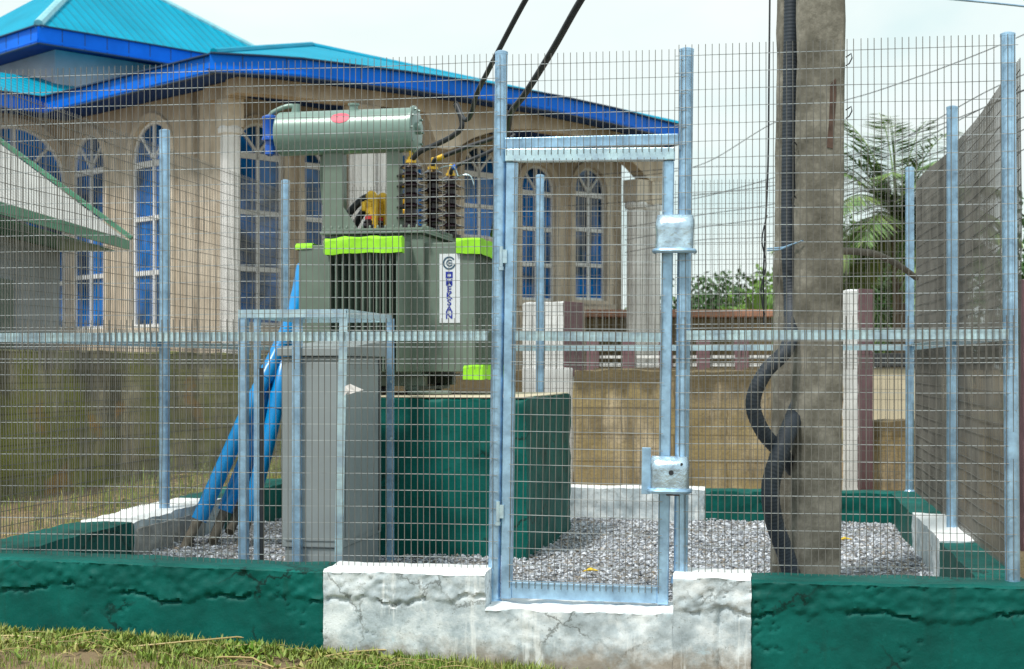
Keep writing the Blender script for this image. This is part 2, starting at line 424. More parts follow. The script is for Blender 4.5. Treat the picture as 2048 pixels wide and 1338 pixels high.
cam = bpy.data.cameras.new('camera'); co = bpy.data.objects.new('camera', cam); C.objects.link(co)
co.location = (0, 0, H); co.rotation_euler = (R(90), 0, 0)
cam.sensor_width = 36; cam.lens = F/2048*36; cam.shift_y = (VH - 669)/2048
cam.clip_end = 500; cam.clip_start = .1
cam.dof.use_dof = True; cam.dof.focus_distance = 6.9; cam.dof.aperture_fstop = 5.6
sc.camera = co
sc.view_settings.view_transform = 'Standard'; sc.view_settings.look = 'None'
sc.view_settings.exposure = .43; sc.view_settings.gamma = 1

# ------------------------------------------------------------------ ground
FLp, FRp, RQ = -2.534, 2.158, 4.60
def sstep(a, b, x):
    t = max(0, min(1, (x-a)/(b-a))); return t*t*(3-2*t)
def gz(x, y):
    z = -.03 - .035*(x+1.0) if y < 8 else -.03 - .035*(x+1.0)
    z = max(-.14, min(.03, z))
    p = (x-O.x)*A.x + (y-O.y)*A.y; q = (x-O.x)*B.x + (y-O.y)*B.y
    z += sstep(.2, 3.0, q)*.26
    z += sstep(6, 15, q)*.55
    n = noise.noise(Vector((x*.9, y*.9, 0)))*.03 + noise.noise(Vector((x*4, y*4, 3)))*.012
    return z + n
mb = MB()
def axis(lo, hi, fine_lo, fine_hi, fs, cs):
    r = []; x = lo
    while x < hi:
        r.append(x); x += fs if fine_lo <= x < fine_hi else cs
    r.append(hi); return r
xs = axis(-160, 160, -5.5, 4, .09, 3.1); ys = axis(-40, 260, 3, 14, .09, 3.3)
nx = len(xs)
mb.v = [Vector((x, y, gz(x, y) - (.3 if (FLp+.05 < (x-O.x)*A.x+(y-O.y)*A.y < FRp-.05 and .06 < (x-O.x)*B.x+(y-O.y)*B.y < RQ) else 0))) for y in ys for x in xs]
mb.f = [(j*nx+i, j*nx+i+1, (j+1)*nx+i+1, (j+1)*nx+i) for j in range(len(ys)-1) for i in range(nx-1)]
mb.smooth = True
g = obj('ground', mb, M['ground'], origin=(0,0,0)); g['kind'] = 'structure'

# gravel floor of the compound
GZ = .125
def gravz(p, q): return GZ + .018*noise.noise(Vector((p*1.6, q*1.6, 5))) + .01*noise.noise(Vector((p*6, q*6, 1))) + (.05*sstep(-1.7, -2.4, p) if q < 3.4 else 0) - .02*sstep(.6, 0, q)
mb = MB(); n = 60
for j in range(n+1):
    for i in range(n+1):
        p = FLp+.05 + (FRp-.1-FLp)*i/n; q = .05 + (RQ-.1)*j/n
        mb.v.append(L(p, q, gravz(p, q)-.012))
mb.f = [(j*(n+1)+i, j*(n+1)+i+1, (j+1)*(n+1)+i+1, (j+1)*(n+1)+i) for j in range(n) for i in range(n)]
mb.smooth = True
o = obj('gravel_bed', mb, M['gravel'], origin=L(0,2.3,0)); o['kind'] = 'structure'
mb = MB()
rg = random.Random(3)
base = [Vector(q) for q in ((1,0,0),(-1,0,0),(0,1,0),(0,-1,0),(0,0,1),(0,0,-1))]
octf = [(0,2,4),(2,1,4),(1,3,4),(3,0,4),(2,0,5),(1,2,5),(3,1,5),(0,3,5)]
for k in range(40000):
    p = rg.uniform(FLp+.12, FRp-.14); q = .1 + (RQ-.22)*rg.random()**1.15
    s = rg.uniform(.005, .0125) * (1.6 if rg.random() < .10 else 1)
    m = Matrix.Rotation(rg.uniform(0,6.3), 3, 'Z') @ Matrix.Rotation(rg.uniform(-.9,.9), 3, 'X')
    c = L(p, q, gravz(p, q) + s*rg.uniform(-.3,.45))
    sx = (rg.uniform(.8,1.5), rg.uniform(.7,1.1), rg.uniform(.45,.8))
    vs = [c + m @ Vector((b.x*sx[0]*s*rg.uniform(.8,1.2), b.y*sx[1]*s*rg.uniform(.8,1.2), b.z*sx[2]*s)) for b in base]
    mb.add(vs, octf)
o = obj('gravel', mb, M['stone'], origin=L(0,2.3,0), smooth=False)
tag(o, 'grey crushed gravel covering the floor of the fenced compound', 'gravel', kind='stuff')

# ------------------------------------------------------------------ low perimeter wall
wallT = thing('perimeter_wall', 'low rough plastered plinth wall in green and white bands round the compound', 'low wall', L((FLp+FRp)/2, 2.3, 0))
def noisy_box(p0, p1, q0, q1, z0, z1, fr, cell=.0105, rough_face=None, amp=.006, ztop=None, edge=None):
    """box of small quads, roughened like hand-laid plaster; fr maps (p,q,z) to world"""
    mb = MB()
    nx = max(1, round((p1-p0)/cell)); ny = max(1, round((q1-q0)/cell)); nz = max(1, round((z1-z0)/cell))
    idx = {}
    def vert(i, j, k):
        key = (i, j, k)
        if key in idx: return idx[key]
        p = p0+(p1-p0)*i/nx; q = q0+(q1-q0)*j/ny; z = z0+(z1-z0)*k/nz
        zt = 0
        if ztop: zt = ztop(p, q)*(k/nz)
        n1 = noise.noise_vector(Vector((p*9, q*9, z*9)))
        n2 = noise.noise_vector(Vector((p*30, q*30, z*30+7)))
        d = n1*amp + n2*amp*.6
        if rough_face:
            zb = z1 - .125 + .045*noise.noise(Vector((p*2.3, q*2.3, 2))) + .028*noise.noise(Vector((p*9, q*9, 4))) + .015*noise.noise(Vector((p*31, q*31, 4)))
            t = sstep(zb-.004, zb+.004, z)
            tb = noise.turbulence(Vector((p*26, q*26, z*34)), 4, False)
            tc_ = noise.noise(Vector((p*9, q*9, z*13+11)))
            f = (.010 + .008*(tb-.4) + .004*tc_)*t
            ck = abs(noise.noise(Vector((p*4.2, q*4.2, z*4.2+40))) + .25*noise.noise(Vector((p*19, q*19, z*19))))
            if ck < .016 and noise.noise(Vector((p*1.9, 3, z*1.9))) > .12: f -= .012*(1-ck/.016)
            if abs(z-zb+.004) < .007 and noise.noise(Vector((p*3.4, 8, 1))) + .4*noise.noise(Vector((p*14, 2, 1))) > .02: f -= .013
            pit = noise.noise(Vector((p*33, q*33, z*33+60)))
            pass
            if edge: f -= edge(p, z)
            if rough_face == 'q0' and j == 0: d = d + Vector((0, -f, 0))
            if rough_face == 'p0' and i == 0: d = d + Vector((-f, 0, 0))
            if rough_face == 'p1' and i == nx: d = d + Vector((f, 0, 0))
        if k == nz:
            corner = (j in (0, ny)) or (i in (0, nx) and False)
            d = d + Vector((0, 0, -(.010+.008*noise.noise(Vector((p*8, q*8, 9)))) if corner else .006*noise.noise(Vector((p*5, q*5, 2)))))
        idx[key] = len(mb.v)
        mb.v.append(fr(p+d.x, q+d.y, z+zt+d.z)); return idx[key]
    for i in range(nx):
        for k in range(nz):
            mb.f.append((vert(i,0,k), vert(i+1,0,k), vert(i+1,0,k+1), vert(i,0,k+1)))
            mb.f.append((vert(i+1,ny,k), vert(i,ny,k), vert(i,ny,k+1), vert(i+1,ny,k+1)))
        for j in range(ny):
            mb.f.append((vert(i,j,nz), vert(i+1,j,nz), vert(i+1,j+1,nz), vert(i,j+1,nz)))
    for j in range(ny):
        for k in range(nz):
            mb.f.append((vert(0,j+1,k), vert(0,j,k), vert(0,j,k+1), vert(0,j+1,k+1)))
            mb.f.append((vert(nx,j,k), vert(nx,j+1,k), vert(nx,j+1,k+1), vert(nx,j,k+1)))
    mb.smooth = True
    return mb
def sm_obj(name, mb, mat, parent):
    o = obj(name, mb, mat, parent, smooth=False)
    o.data.polygons.foreach_set('use_smooth', [True]*len(o.data.polygons))
    o.data.set_sharp_from_angle(angle=R(55)); return o
KT = .336
pw0, pw1 = pu(648, -.17)+.0, pu(1502, -.17)
pg0, pg1 = -.088, .728
QF, QB = -.17, .10
lft = lambda p, q: .03*sstep(-.5, -2.6, p)
def joint(p, z):       # mortar joints between the blocks of the white part
    f = 0
    for pj, wd in ((.02, .016), (.155, .02), (.40, .014), (.62, .02), (.93, .016)):
        x = p - pj - .012*noise.noise(Vector((z*9, pj*7, 0)))
        if abs(x) < wd and z < .22: f += .02*(1-abs(x)/wd)
    return f
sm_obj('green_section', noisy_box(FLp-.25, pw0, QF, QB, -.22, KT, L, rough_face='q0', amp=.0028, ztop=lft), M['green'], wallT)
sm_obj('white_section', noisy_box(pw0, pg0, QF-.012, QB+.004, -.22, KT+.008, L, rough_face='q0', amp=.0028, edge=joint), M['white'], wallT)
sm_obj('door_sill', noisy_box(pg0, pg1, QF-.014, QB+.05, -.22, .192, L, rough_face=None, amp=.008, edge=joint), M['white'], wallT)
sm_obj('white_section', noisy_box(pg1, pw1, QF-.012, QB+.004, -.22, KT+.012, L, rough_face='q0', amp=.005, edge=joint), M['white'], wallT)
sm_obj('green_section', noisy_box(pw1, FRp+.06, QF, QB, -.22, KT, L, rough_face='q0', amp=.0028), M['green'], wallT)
# sides
wl = (1.45, 2.93)
tl = lambda p, q: .035 - .22*(p-(FLp+.12))
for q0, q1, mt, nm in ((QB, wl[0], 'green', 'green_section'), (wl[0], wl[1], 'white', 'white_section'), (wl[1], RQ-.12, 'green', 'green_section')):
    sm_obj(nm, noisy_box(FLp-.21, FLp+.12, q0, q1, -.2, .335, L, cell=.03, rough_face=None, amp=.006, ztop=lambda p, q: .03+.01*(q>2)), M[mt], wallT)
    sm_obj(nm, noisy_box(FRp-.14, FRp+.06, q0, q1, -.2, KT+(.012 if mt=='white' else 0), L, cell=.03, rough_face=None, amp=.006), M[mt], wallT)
# unpainted plaster left showing on the inner face of the left white band
mb = noisy_box(FLp+.12, FLp+.132, wl[0]+.01, wl[1]-.4, .05, .325, L, cell=.025, rough_face='p1', amp=.006)
sm_obj('bare_plaster', mb, M['raw_concrete'], wallT)
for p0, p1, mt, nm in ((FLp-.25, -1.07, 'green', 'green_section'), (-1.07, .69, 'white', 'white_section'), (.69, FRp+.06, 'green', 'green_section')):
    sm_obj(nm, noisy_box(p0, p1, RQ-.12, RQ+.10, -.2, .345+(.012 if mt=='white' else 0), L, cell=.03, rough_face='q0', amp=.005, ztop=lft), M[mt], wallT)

# ------------------------------------------------------------------ fences
WIRE, SX, SZ = .0028, .0288, .0745
def mesh_panel(a, b, z0, z1, name, parent, seed=0, sag=None, first=0, oz=0.0, over=.012, bright=False):
    """welded mesh between two plan points"""
    r = random.Random(seed)
    a = Vector(a); b = Vector(b); d = b - a; ln = d.length; d.normalize()
    nrm = Vector((d.y, -d.x, 0))
    mb = MB(); nv = int(ln/SX)
    ph = r.random()*10
    def wob(s, z): return nrm*(.014*noise.noise(Vector((s*1.3+ph, z*1.7, 0)))) + d*(.004*noise.noise(Vector((s*2.1+ph, z*1.2, 7))))
    sg = sag or (lambda s: 0)
    zs = []
    z = z0 + first
    while z < z1 - .008: zs.append(z); z += SZ
    for i in range(nv+1):
        s = min(ln, i*SX + .004); j = r.uniform(-.0015, .0015)
        z_top = z1 + sg(s/ln)
        segs = 4
        for k in range(segs):
            za = z0 + (z_top-z0)*k/segs; zb = z0 + (z_top-z0)*(k+1)/segs
            pa = a + d*(s+j) + wob(s, za); pb = a + d*(s+j) + wob(s, zb)
            mb.wire((pa.x, pa.y, za), (pb.x, pb.y, zb), WIRE)
    nvf = len(mb.f)
    segs = max(4, int(ln/.3))
    for z in zs:
        for k in range(segs):
            sa = -over + (ln+2*over)*k/segs; sb = -over + (ln+2*over)*(k+1)/segs
            za = z + sg(max(0,min(1,sa/ln)))*((z-z0)/(z1-z0)); zb = z + sg(max(0,min(1,sb/ln)))*((z-z0)/(z1-z0))
            za += .006*noise.noise(Vector((sa*1.6, z*2, ph))); zb += .006*noise.noise(Vector((sb*1.6, z*2, ph)))
            pa = a + d*sa + wob(sa, z) - nrm*WIRE; pb = a + d*sb + wob(sb, z) - nrm*WIRE
            mb.wire((pa.x, pa.y, za), (pb.x, pb.y, zb), WIRE)
    o = obj(name, mb, M['wire'], parent)
    if bright:
        o.data.materials.append(M['wire_bright'])
        for p_ in o.data.polygons:
            if p_.index >= nvf: p_.material_index = 1
    return o
def post(parent, x, z0, z1, r=.029, top=(0,0), mat='galv'):
    mb = MB(); x = Vector(x)
    pts = []
    for k in range(9):
        t = k/8; pts.append((x.x+top[0]*t, x.y+top[1]*t, z0+(z1-z0)*t))
    mb.tube(pts, r, 18)
    # welded end cap
    mb.lathe((pts[-1][0], pts[-1][1], z1), (0,0,1), [(r+.001, -.008),(r+.001,.004),(r*.6,.010)], 18)
    # weld collar and cement splash at the foot
    mb.lathe((x.x, x.y, z0), (0,0,1), [(r+.014, -.02),(r+.010,.006),(r+.001,.016)], 14)
    return obj('post', mb, M[mat], parent)
def angle_rail(parent, a, b, z, h=.042, t=.034, name='rail', mat='galv_light'):
    mb = MB(); a = Vector(a); b = Vector(b)
    mb.beam((a.x,a.y,z), (b.x,b.y,z), .006, h)
    d = (b-a).normalized(); n = Vector((d.y,-d.x,0))
    c = -n*(t/2+.003)
    mb.beam((a.x+c.x,a.y+c.y,z+h/2-.003), (b.x+c.x,b.y+c.y,z+h/2-.003), t, .006)
    return obj(name, mb, M[mat], parent)
ZT = 2.66
front = thing('mesh_fence', 'front galvanised welded mesh fence with two tall gate posts and a mid rail', 'fence', L(.3, 0, KT), -ANG)
pL, pR = pu(988), pu(1361)
lean = A*.034
post(front, L(FLp, 0), KT-.02, 2.68)
post(front, L(pL, 0), .19, ZT-.005, .0285, (lean.x, lean.y))
post(front, L(pR, 0), KT-.02, ZT-.02, .031, (lean.x*.8, lean.y*.8))
post(front, L(FRp, 0), KT-.02, ZT, .031, (-A.x*.02, -A.y*.02))
qm = -.036
for a, b, s in ((FLp, pL+.012, 1), (pR-.012, FRp, 2)):
    angle_rail(front, L(a+.02, -.026), L(b-.02 if b > 1 else b-.035, -.026), 1.385, .042)
    mesh_panel(L(a, qm), L(b, qm), KT+.008, 1.465, 'mesh_panel', front, s, first=.045, bright=True)
    mesh_panel(L(a+.004, qm-.006), L(b+.004, qm-.006), 1.235, 2.655 if a > 0 else 2.645, 'mesh_panel', front, s+10, first=.03, bright=True)
mesh_panel(L(pL+.03, qm), L(pR+.02, qm), 2.19, 2.64, 'mesh_panel', front, 5, first=.03, bright=True)
mb = MB(); mb.box((pL+.045, -.012, 2.226), (pR-.008, .03, 2.272), L)
obj('lintel', mb, M['galv'], front, bevel=.003)

# rear, left and right fences
left = thing('mesh_fence', 'left side mesh fence running back from the front edge beside the blue pipes', 'fence', L(FLp, 2.2, KT), -ANG)
post(left, L(FLp, 2.19), .36, 2.70, .033)
right = thing('mesh_fence', 'right side mesh fence seen edge-on as a dense grey sheet', 'fence', L(FRp, 2.1, KT), -ANG)
post(right, L(FRp, 2.10), KT-.01, 2.70, .031)
rear = thing('mesh_fence', 'rear mesh fence behind the transformer in front of the tan wall', 'fence', L(-.2, RQ, KT), -ANG)
for p in (FLp+.0, pu(1080, RQ), FRp):
    post(rear, L(p, RQ), .34, 2.68, .031)
sagR = lambda s: -.13*(.35+.65*abs(math.sin(math.pi*s*2))) - .03
mesh_panel(L(FRp+.035, .05), L(FRp+.035, RQ), KT, 1.465, 'mesh_panel', right, 21, first=.05)
mesh_panel(L(FRp+.041, .05), L(FRp+.041, RQ), 1.23, 2.66, 'mesh_panel', right, 22, first=.03, sag=lambda s: -.09 - .05*math.sin(math.pi*min(1,s*1.2)))
angle_rail(right, L(FRp+.02, .03), L(FRp+.02, RQ-.03), 1.385)
mesh_panel(L(FLp-.035, .05), L(FLp-.035, RQ), .41, 1.465, 'mesh_panel', left, 31, first=.05)
mesh_panel(L(FLp-.041, .05), L(FLp-.041, RQ), 1.23, 2.62, 'mesh_panel', left, 32, first=.03)
angle_rail(left, L(FLp-.02, RQ-.03), L(FLp-.02, .03), 1.385, .035)
mesh_panel(L(FLp, RQ+.036), L(FRp, RQ+.036), .36, 1.465, 'mesh_panel', rear, 41, first=.05)
mesh_panel(L(FLp, RQ+.042), L(FRp, RQ+.042), 1.23, 2.63, 'mesh_panel', rear, 42, first=.03)
angle_rail(rear, L(FLp+.03, RQ+.018), L(FRp-.03, RQ+.018), 1.385)

# ------------------------------------------------------------------ gate leaf
gp0, gp1 = pu(1003), pu(1342)
gate = thing('gate', 'narrow galvanised gate leaf with mesh infill and two curved lock covers', 'gate', L(gp0, 0, .21), -ANG)
gate.rotation_euler = (0, R(.75), -ANG)
W = gp1 - gp0 - .012; GH = 2.010
def gl(mb, name, mat, bevel=0, parent=gate): return obj(name, mb, M[mat], parent, bevel=bevel, local=True)
S = .048
mb = MB(); mb.box((0,-.024,0), (S,.024,GH-.058)); gl(mb, 'stile', 'galv', .004)
mb = MB(); mb.box((W-S,-.024,0), (W,.024,GH-.058)); gl(mb, 'stile', 'galv', .004)
mb = MB(); mb.box((S,-.023,.004), (W-S,.023,.078)); gl(mb, 'bottom_rail', 'galv', .004)
mb = MB(); mb.box((-.004,-.034,GH-.056), (W+.003,.022,GH)); gl(mb, 'top_rail', 'galv_light', .004)
mb = MB(); mb.box((S,-.012,1.155), (W-S,-.006,1.197)); mb.box((S,-.006,1.191), (W-S,.03,1.197)); gl(mb, 'mid_rail', 'galv_light')
# mesh of the leaf (built in the leaf's own axes)
def gate_mesh(z0, z1, seed, y):
    mb = MB(); r = random.Random(seed)
    x = S-.008
    while x < W-S+.01:
        j = r.uniform(-.001,.001); mb.wire((x+j,y,z0), (x+j,y,z1), WIRE); x += SX
    nvf = len(mb.f); z = z0+.03
    while z < z1-.005:
        mb.wire((S-.016,y-WIRE,z), (W-S+.018,y-WIRE,z+r.uniform(-.002,.002)), WIRE); z += SZ
    o = obj('mesh_panel', mb, M['wire'], gate, local=True); o.data.materials.append(M['wire_bright'])
    for p_ in o.data.polygons:
        if p_.index >= nvf: p_.material_index = 1
gate_mesh(.05, 1.265, 51, -.028); gate_mesh(1.03, GH-.045, 52, -.034)
def lock_cover(x0, x1, z0, z1, dep, hole):
    mb = MB(); n = 22; c = (x0+x1)/2; hw = (x1-x0)/2
    sec = []
    for k in range(n+1):
        t = math.pi*k/n
        e = .45
        cx = math.copysign(abs(math.cos(t))**e, math.cos(t)); sx = abs(math.sin(t))**e
        sec.append((c - hw*cx, -.03 - dep*sx))
    rows = 9; vs = []; fs = []
    for j in range(rows):
        z = z0+(z1-z0)*j/(rows-1)
        for i, (x, y) in enumerate(sec):
            dn = .004*noise.noise(Vector((x*22, z*22, 3))) 
            vs.append((c+(x-c)*(1-(.06 if j == rows-1 else .015 if j == rows-2 else 0))+dn, -.03+(y+.03)*(1-(.42 if j == rows-1 else .12 if j == rows-2 else 0))+dn, z))
    m = len(sec)
    for j in range(rows-1):
        for i in range(m-1): fs.append((j*m+i, j*m+i+1, (j+1)*m+i+1, (j+1)*m+i))
    vs += [(x, y+.006 if y < -.035 else y, z) for z in (z0, z1) for x, y in sec]
    top = (rows-1)*m
    fs.append(tuple(top+i for i in range(m))); fs.append(tuple(m-1-i for i in range(m)))
    mb.add(vs[:rows*m], fs); mb.smooth = True
    o = gl(mb, 'lock_cover', 'galv_light')
    o.data.materials[0] = M['lock']
    mb = MB()   # welded bead round the lower lip
    mb.tube([(x*1.0+(x-c)*.05, y-.008, z0+.006) for x, y in sec], .011, 8); gl(mb, 'weld_lip', 'galv', parent=o)
    if hole:
        mb = MB(); mb.lathe((c+.01, -.03-dep+.001, (z0+z1)/2+.01), (0,-1,0), [(.011,0),(.011,.004)], 16); gl(mb, 'keyhole', 'black', parent=o)
        mb = MB(); mb.lathe((x1-.03, -.03-dep*.93-.004, z1-.03), (0,-1,0), [(.006,0),(.006,.005)], 12); gl(mb, 'rivet_hole', 'black', parent=o)
    return o
def gx(u): return pu(u) - gp0
lock_cover(gx(1309)-.012, gx(1388)-.02, 1.545, 1.71, .075, False)
lock_cover(gx(1299), gx(1376), .50, .655, .085, True)
mb = MB(); mb.box((gx(1281),-.034,.485), (gx(1299),-.026,.69)); gl(mb, 'lock_plate', 'galv', .002)
mb = MB(); mb.box((gx(1331),-.06,.483), (gx(1357),-.028,.497)); gl(mb, 'bolt', 'rust', .002)
for z in (1.53, .39):
    mb = MB(); mb.tube([(-.016,-.03,z-.045),(-.016,-.03,z+.045)], .0095, 12); mb.tube([(-.016,-.03,z-.062),(-.016,-.03,z-.046)], .0125, 12)
    mb.box((-.016,-.034,z-.03),(.01,-.026,z+.03)); gl(mb, 'hinge', 'galv_light')

# ------------------------------------------------------------------ concrete pole and its conduits
PB = P(1637, 1140, 7.45); PB.z = .05
prot = R(9)
pole = thing('concrete_pole', 'tall weathered concrete utility pole with a recessed channel down its left side', 'pole', PB, prot)
pole.rotation_euler = (0, R(.55), prot)
hw, dp = .121, .39
def pole_section(s): 
    w = hw*s; d = dp*s
    return [(-w,.035),(-w+.032,0),(w-.012,0),(w,.014),(w,.075),(w*.55,.10),(w*.55,d-.10),(w,d-.075),(w,d),(-w,d),(-w,d-.075),(-w*.45,d-.10),(-w*.45,.10),(-w,.075)]
mb = MB(); lv = 60; ht = 6.2; npt = 14
vs = []
for k in range(lv+1):
    z = -.3 + ht*k/lv; s = 1.0 - .09*k/lv
    for i, (x, y) in enumerate(pole_section(s)):
        e = .006*noise.noise(Vector((z*5, i*3.1, 0))) + .004*noise.noise(Vector((z*17, i*2.1, 5)))
        vs.append((x + (e if x > 0 else -e), y+e*.6, z))
fs = [(k*npt+i, k*npt+(i+1)%npt, (k+1)*npt+(i+1)%npt, (k+1)*npt+i) for k in range(lv) for i in range(npt)]
fs += [tuple(range(npt-1,-1,-1)), tuple(lv*npt+i for i in range(npt))]
mb.add(vs, fs)
obj('shaft', mb, M['pole'], pole, bevel=.008, local=True)
# exposed rusty reinforcement slot
mb = MB(); z0 = 2.27
pts = [(.02,-.004,z0),(.052,-.004,z0-.005),(.056,-.004,z0+.1),(.066,-.004,z0+.27),(.062,-.004,z0+.34),(.036,-.004,z0+.31),(.03,-.004,z0+.12)]
mb.poly_extrude(pts, (0,.01,0)); obj('rust_patch', mb, M['rust'], pole, local=True)
for x, z in ((.122,2.72),(.124,2.46),(-.126,2.28),(-.126,2.02)):
    mb = MB(); sx = 1 if x > 0 else -1
    mb.tube([(x,.02,z),(x+.02*sx,.0,z+.015),(x+.028*sx,.01,z-.005),(x+.018*sx,.02,z-.03),(x+.004*sx,.03,z-.04)], .0035, 6)
    obj('wire_tie', mb, M['black'], pole, local=True)
mb = MB(); mb.tube([(-.19,.26,1.79),(-.16,.1,1.785),(-.128,.0,1.80),(-.10,-.008,1.81),(-.128,.01,1.80),(-.17,.12,1.775),(-.19,.26,1.78)], .004, 6)
obj('binding_wire', mb, M['galv'], pole, local=True)

def smooth_path(pts, n=10):
    pts = [Vector(p) for p in pts]; out = []
    m = len(pts)
    for i in range(m-1):
        p0 = pts[max(i-1,0)]; p1 = pts[i]; p2 = pts[i+1]; p3 = pts[min(i+2,m-1)]
        for k in range(n):
            t = k/n; t2 = t*t; t3 = t2*t
            out.append(.5*((2*p1)+(-p0+p2)*t+(2*p0-5*p1+4*p2-p3)*t2+(-p0+3*p1-3*p2+p3)*t3))
    out.append(pts[-1]); return out
def corrugated(name, pts, r, label, group=None):
    path = smooth_path(pts, 60)
    # resample by length
    out = [path[0]]; step = .0045; acc = 0
    for a, b in zip(path, path[1:]):
        d = (b-a).length
        while acc + d >= step:
            t = (step-acc)/d; a = a.lerp(b, t); out.append(a); d = (b-a).length; acc = 0
        acc += d
    rs = [r*(1 + .022*math.sin(i*math.pi/2)) for i in range(len(out))]
    mb = MB(); mb.tube(out, rs, 14)
    o = obj(name, mb, M['conduit']); o.data.polygons.foreach_set('use_smooth', [True]*len(o.data.polygons))
    return tag(o, label, 'conduit', group)
corrugated('conduit', [P(1584,-60,7.66),P(1580,200,7.66),P(1577,470,7.64),P(1582,600,7.6),P(1577,690,7.42),P(1530,745,7.36),P(1506,805,7.34),P(1525,862,7.36),P(1562,905,7.45),P(1588,940,7.6)], .037,
           'black corrugated conduit coming down the pole and bulging out at knee height', 'black conduits on the pole')
corrugated('conduit', [P(1606,790,7.66),P(1596,815,7.60),P(1584,845,7.46),P(1560,905,7.36),P(1541,975,7.34),P(1549,1045,7.36),P(1572,1110,7.40),P(1590,1180,7.42)], .044,
           'black corrugated conduit curving from the pole down into the gravel', 'black conduits on the pole')
mb = MB(); mb.tube(smooth_path([P(1540,-40,7.2),P(1538,150,7.2),P(1536,330,7.22),P(1530,470,7.24),P(1527,560,7.26),P(1528,650,7.28)]), .0045, 6)
pts = smooth_path([P(1534,430,7.24),P(1524,480,7.23),P(1532,530,7.25),P(1522,580,7.25),P(1529,630,7.27)])
mb.tube(pts, .0035, 6)
tag(obj('hanging_wire', mb, M['black']), 'thin dark wire hanging straight down just left of the concrete pole', 'wire')
mb = MB(); mb.tube(smooth_path([P(1680,502,7.7),P(1710,503,7.9),P(1750,508,8.3),P(1790,526,8.75),P(1818,545,9.3),P(1832,556,10.2)]), .019, 10)
tag(obj('service_cable', mb, M['mudcable']), 'thick grey brown cable arching from the pole towards the right fence', 'cable')

# ------------------------------------------------------------------ transformer on its plinth
TH = R(12)
ta = Vector((math.cos(TH), -math.sin(TH), 0)); tb = Vector((math.sin(TH), math.cos(TH), 0))
PC = Vector((.085, 8.9, 0))
def PLf(x, y, z): 
    w_ = PC + ta*x + tb*y; return Vector((w_.x, w_.y, z))
plinth = noisy_box(-1.18, 0, 0, 1.5, .05, 1.06, PLf, cell=.03, amp=.010)
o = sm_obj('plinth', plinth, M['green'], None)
tag(o, 'large green painted concrete plinth standing on the gravel under the transformer', 'plinth')
mb = MB(); mb.box((-1.175,.012,1.06),(-.01,1.49,1.072), PLf); obj('bare_top', mb, M['cream'], o, bevel=.01)

TC = Vector((-.54, 9.35, 1.072))
trafo = thing('transformer', 'grey green oil transformer with finned sides and a horizontal drum on top', 'transformer', TC, -TH)
def tl_(mb, name, mat, bevel=0, parent=trafo, lab=None):
    for i, v in enumerate(mb.v): mb.v[i] = Vector((v.x, v.y, v.z - TC.z))
    o = obj(name, mb, M[mat], parent, bevel=bevel, local=True)
    if lab: o['label'] = lab
    return o
LZ = 2.097
mb = MB(); mb.box((-.62,.03,1.19),(-.03,.92,LZ-.03)); tl_(mb, 'tank', 'trafo', .008)
mb = MB(); mb.box((-.665,-.02,LZ-.03),(.005,.97,LZ-.016)); mb.box((-.655,-.012,LZ-.012),(-.005,.962,LZ+.004))
for i in range(14):
    x = -.645+.05*i; mb.lathe((x,-.002,LZ+.004),(0,0,1),[(.009,0),(.009,.012),(.004,.02)],6)
for i in range(18):
    y = .03+.05*i; mb.lathe((-.012,y,LZ+.004),(0,0,1),[(.009,0),(.009,.012),(.004,.02)],6)
tl_(mb, 'lid', 'trafo', .002)
def fin_bank(name, axis, lo, hi, n, a0, a1, z0=1.215, z1=2.01, th=.011):
    """corrugated cooling fins: n hollow-looking plates between lo and hi"""
    mb = MB()
    for i in range(n):
        c = lo + (hi-lo)*i/(n-1)
        if axis == 'x': mb.box((c-th/2, a0, z0), (c+th/2, a1, z1))
        else: mb.box((a0, c-th/2, z0), (a1, c+th/2, z1))
    # press-welded top and bottom seams tie the plates together
    for z in (z0+.1, z1-.12):
        pass
    return tl_(mb, name, 'trafo', .004)
fin_bank('radiator_fins', 'x', -.515, -.09, 11, -.285, .032)
fin_bank('radiator_fins', 'y', .06, .90, 20, -.03, .31)
fin_bank('radiator_fins', 'y', .10, .90, 19, -.845, -.62)
mb = MB()   # blank corner panel beside the front fins and vertical stiffener
mb.box((-.085,.005,1.215),(-.005,.03,2.03)); tl_(mb, 'corner_panel', 'trafo', .004)
def foam(lo, hi, seed):
    mb = noisy_box(lo[0],hi[0],lo[1],hi[1],lo[2],hi[2], lambda x,y,z: Vector((x,y,z + .012*noise.noise(Vector((x*7,y*7,seed))))), cell=.02, amp=.006)
    o = tl_(mb, 'foam_guard', 'lime'); o.data.polygons.foreach_set('use_smooth', [True]*len(o.data.polygons)); o.data.set_sharp_from_angle(angle=R(50)); return o
foam((-.535,-.31,1.925),(-.055,-.235,2.022),1)
foam((.195,.03,1.935),(.345,.93,2.03),2)
foam((.235,.03,1.165),(.36,.93,1.252),3)
foam((-.865,.09,1.985),(-.75,.92,2.022),4)
# base frame, rails, wheels
mb = MB(); mb.box((-.62,.06,1.125),(-.02,.16,1.19)); mb.box((-.62,.78,1.125),(-.02,.88,1.19)); mb.box((-.58,.06,1.10),(-.5,.88,1.125)); mb.box((-.14,.06,1.10),(-.06,.88,1.125))
mb.box((-.66,.02,1.19),(.02,.95,1.2)); tl_(mb, 'skid_frame', 'trafo', .004)
for x in (-.50,-.12):
    for y in (.10,.80):
        mb = MB(); mb.lathe((x-.02,y,1.108),(1,0,0),[(.02,0),(.036,.003),(.036,.035),(.02,.04)],16); tl_(mb,'wheel','cabinet_dark')
mb = MB(); mb.box((-.10,-.02,1.078),(.16,.06,1.10)); tl_(mb, 'packing_plate', 'trafo', .003)
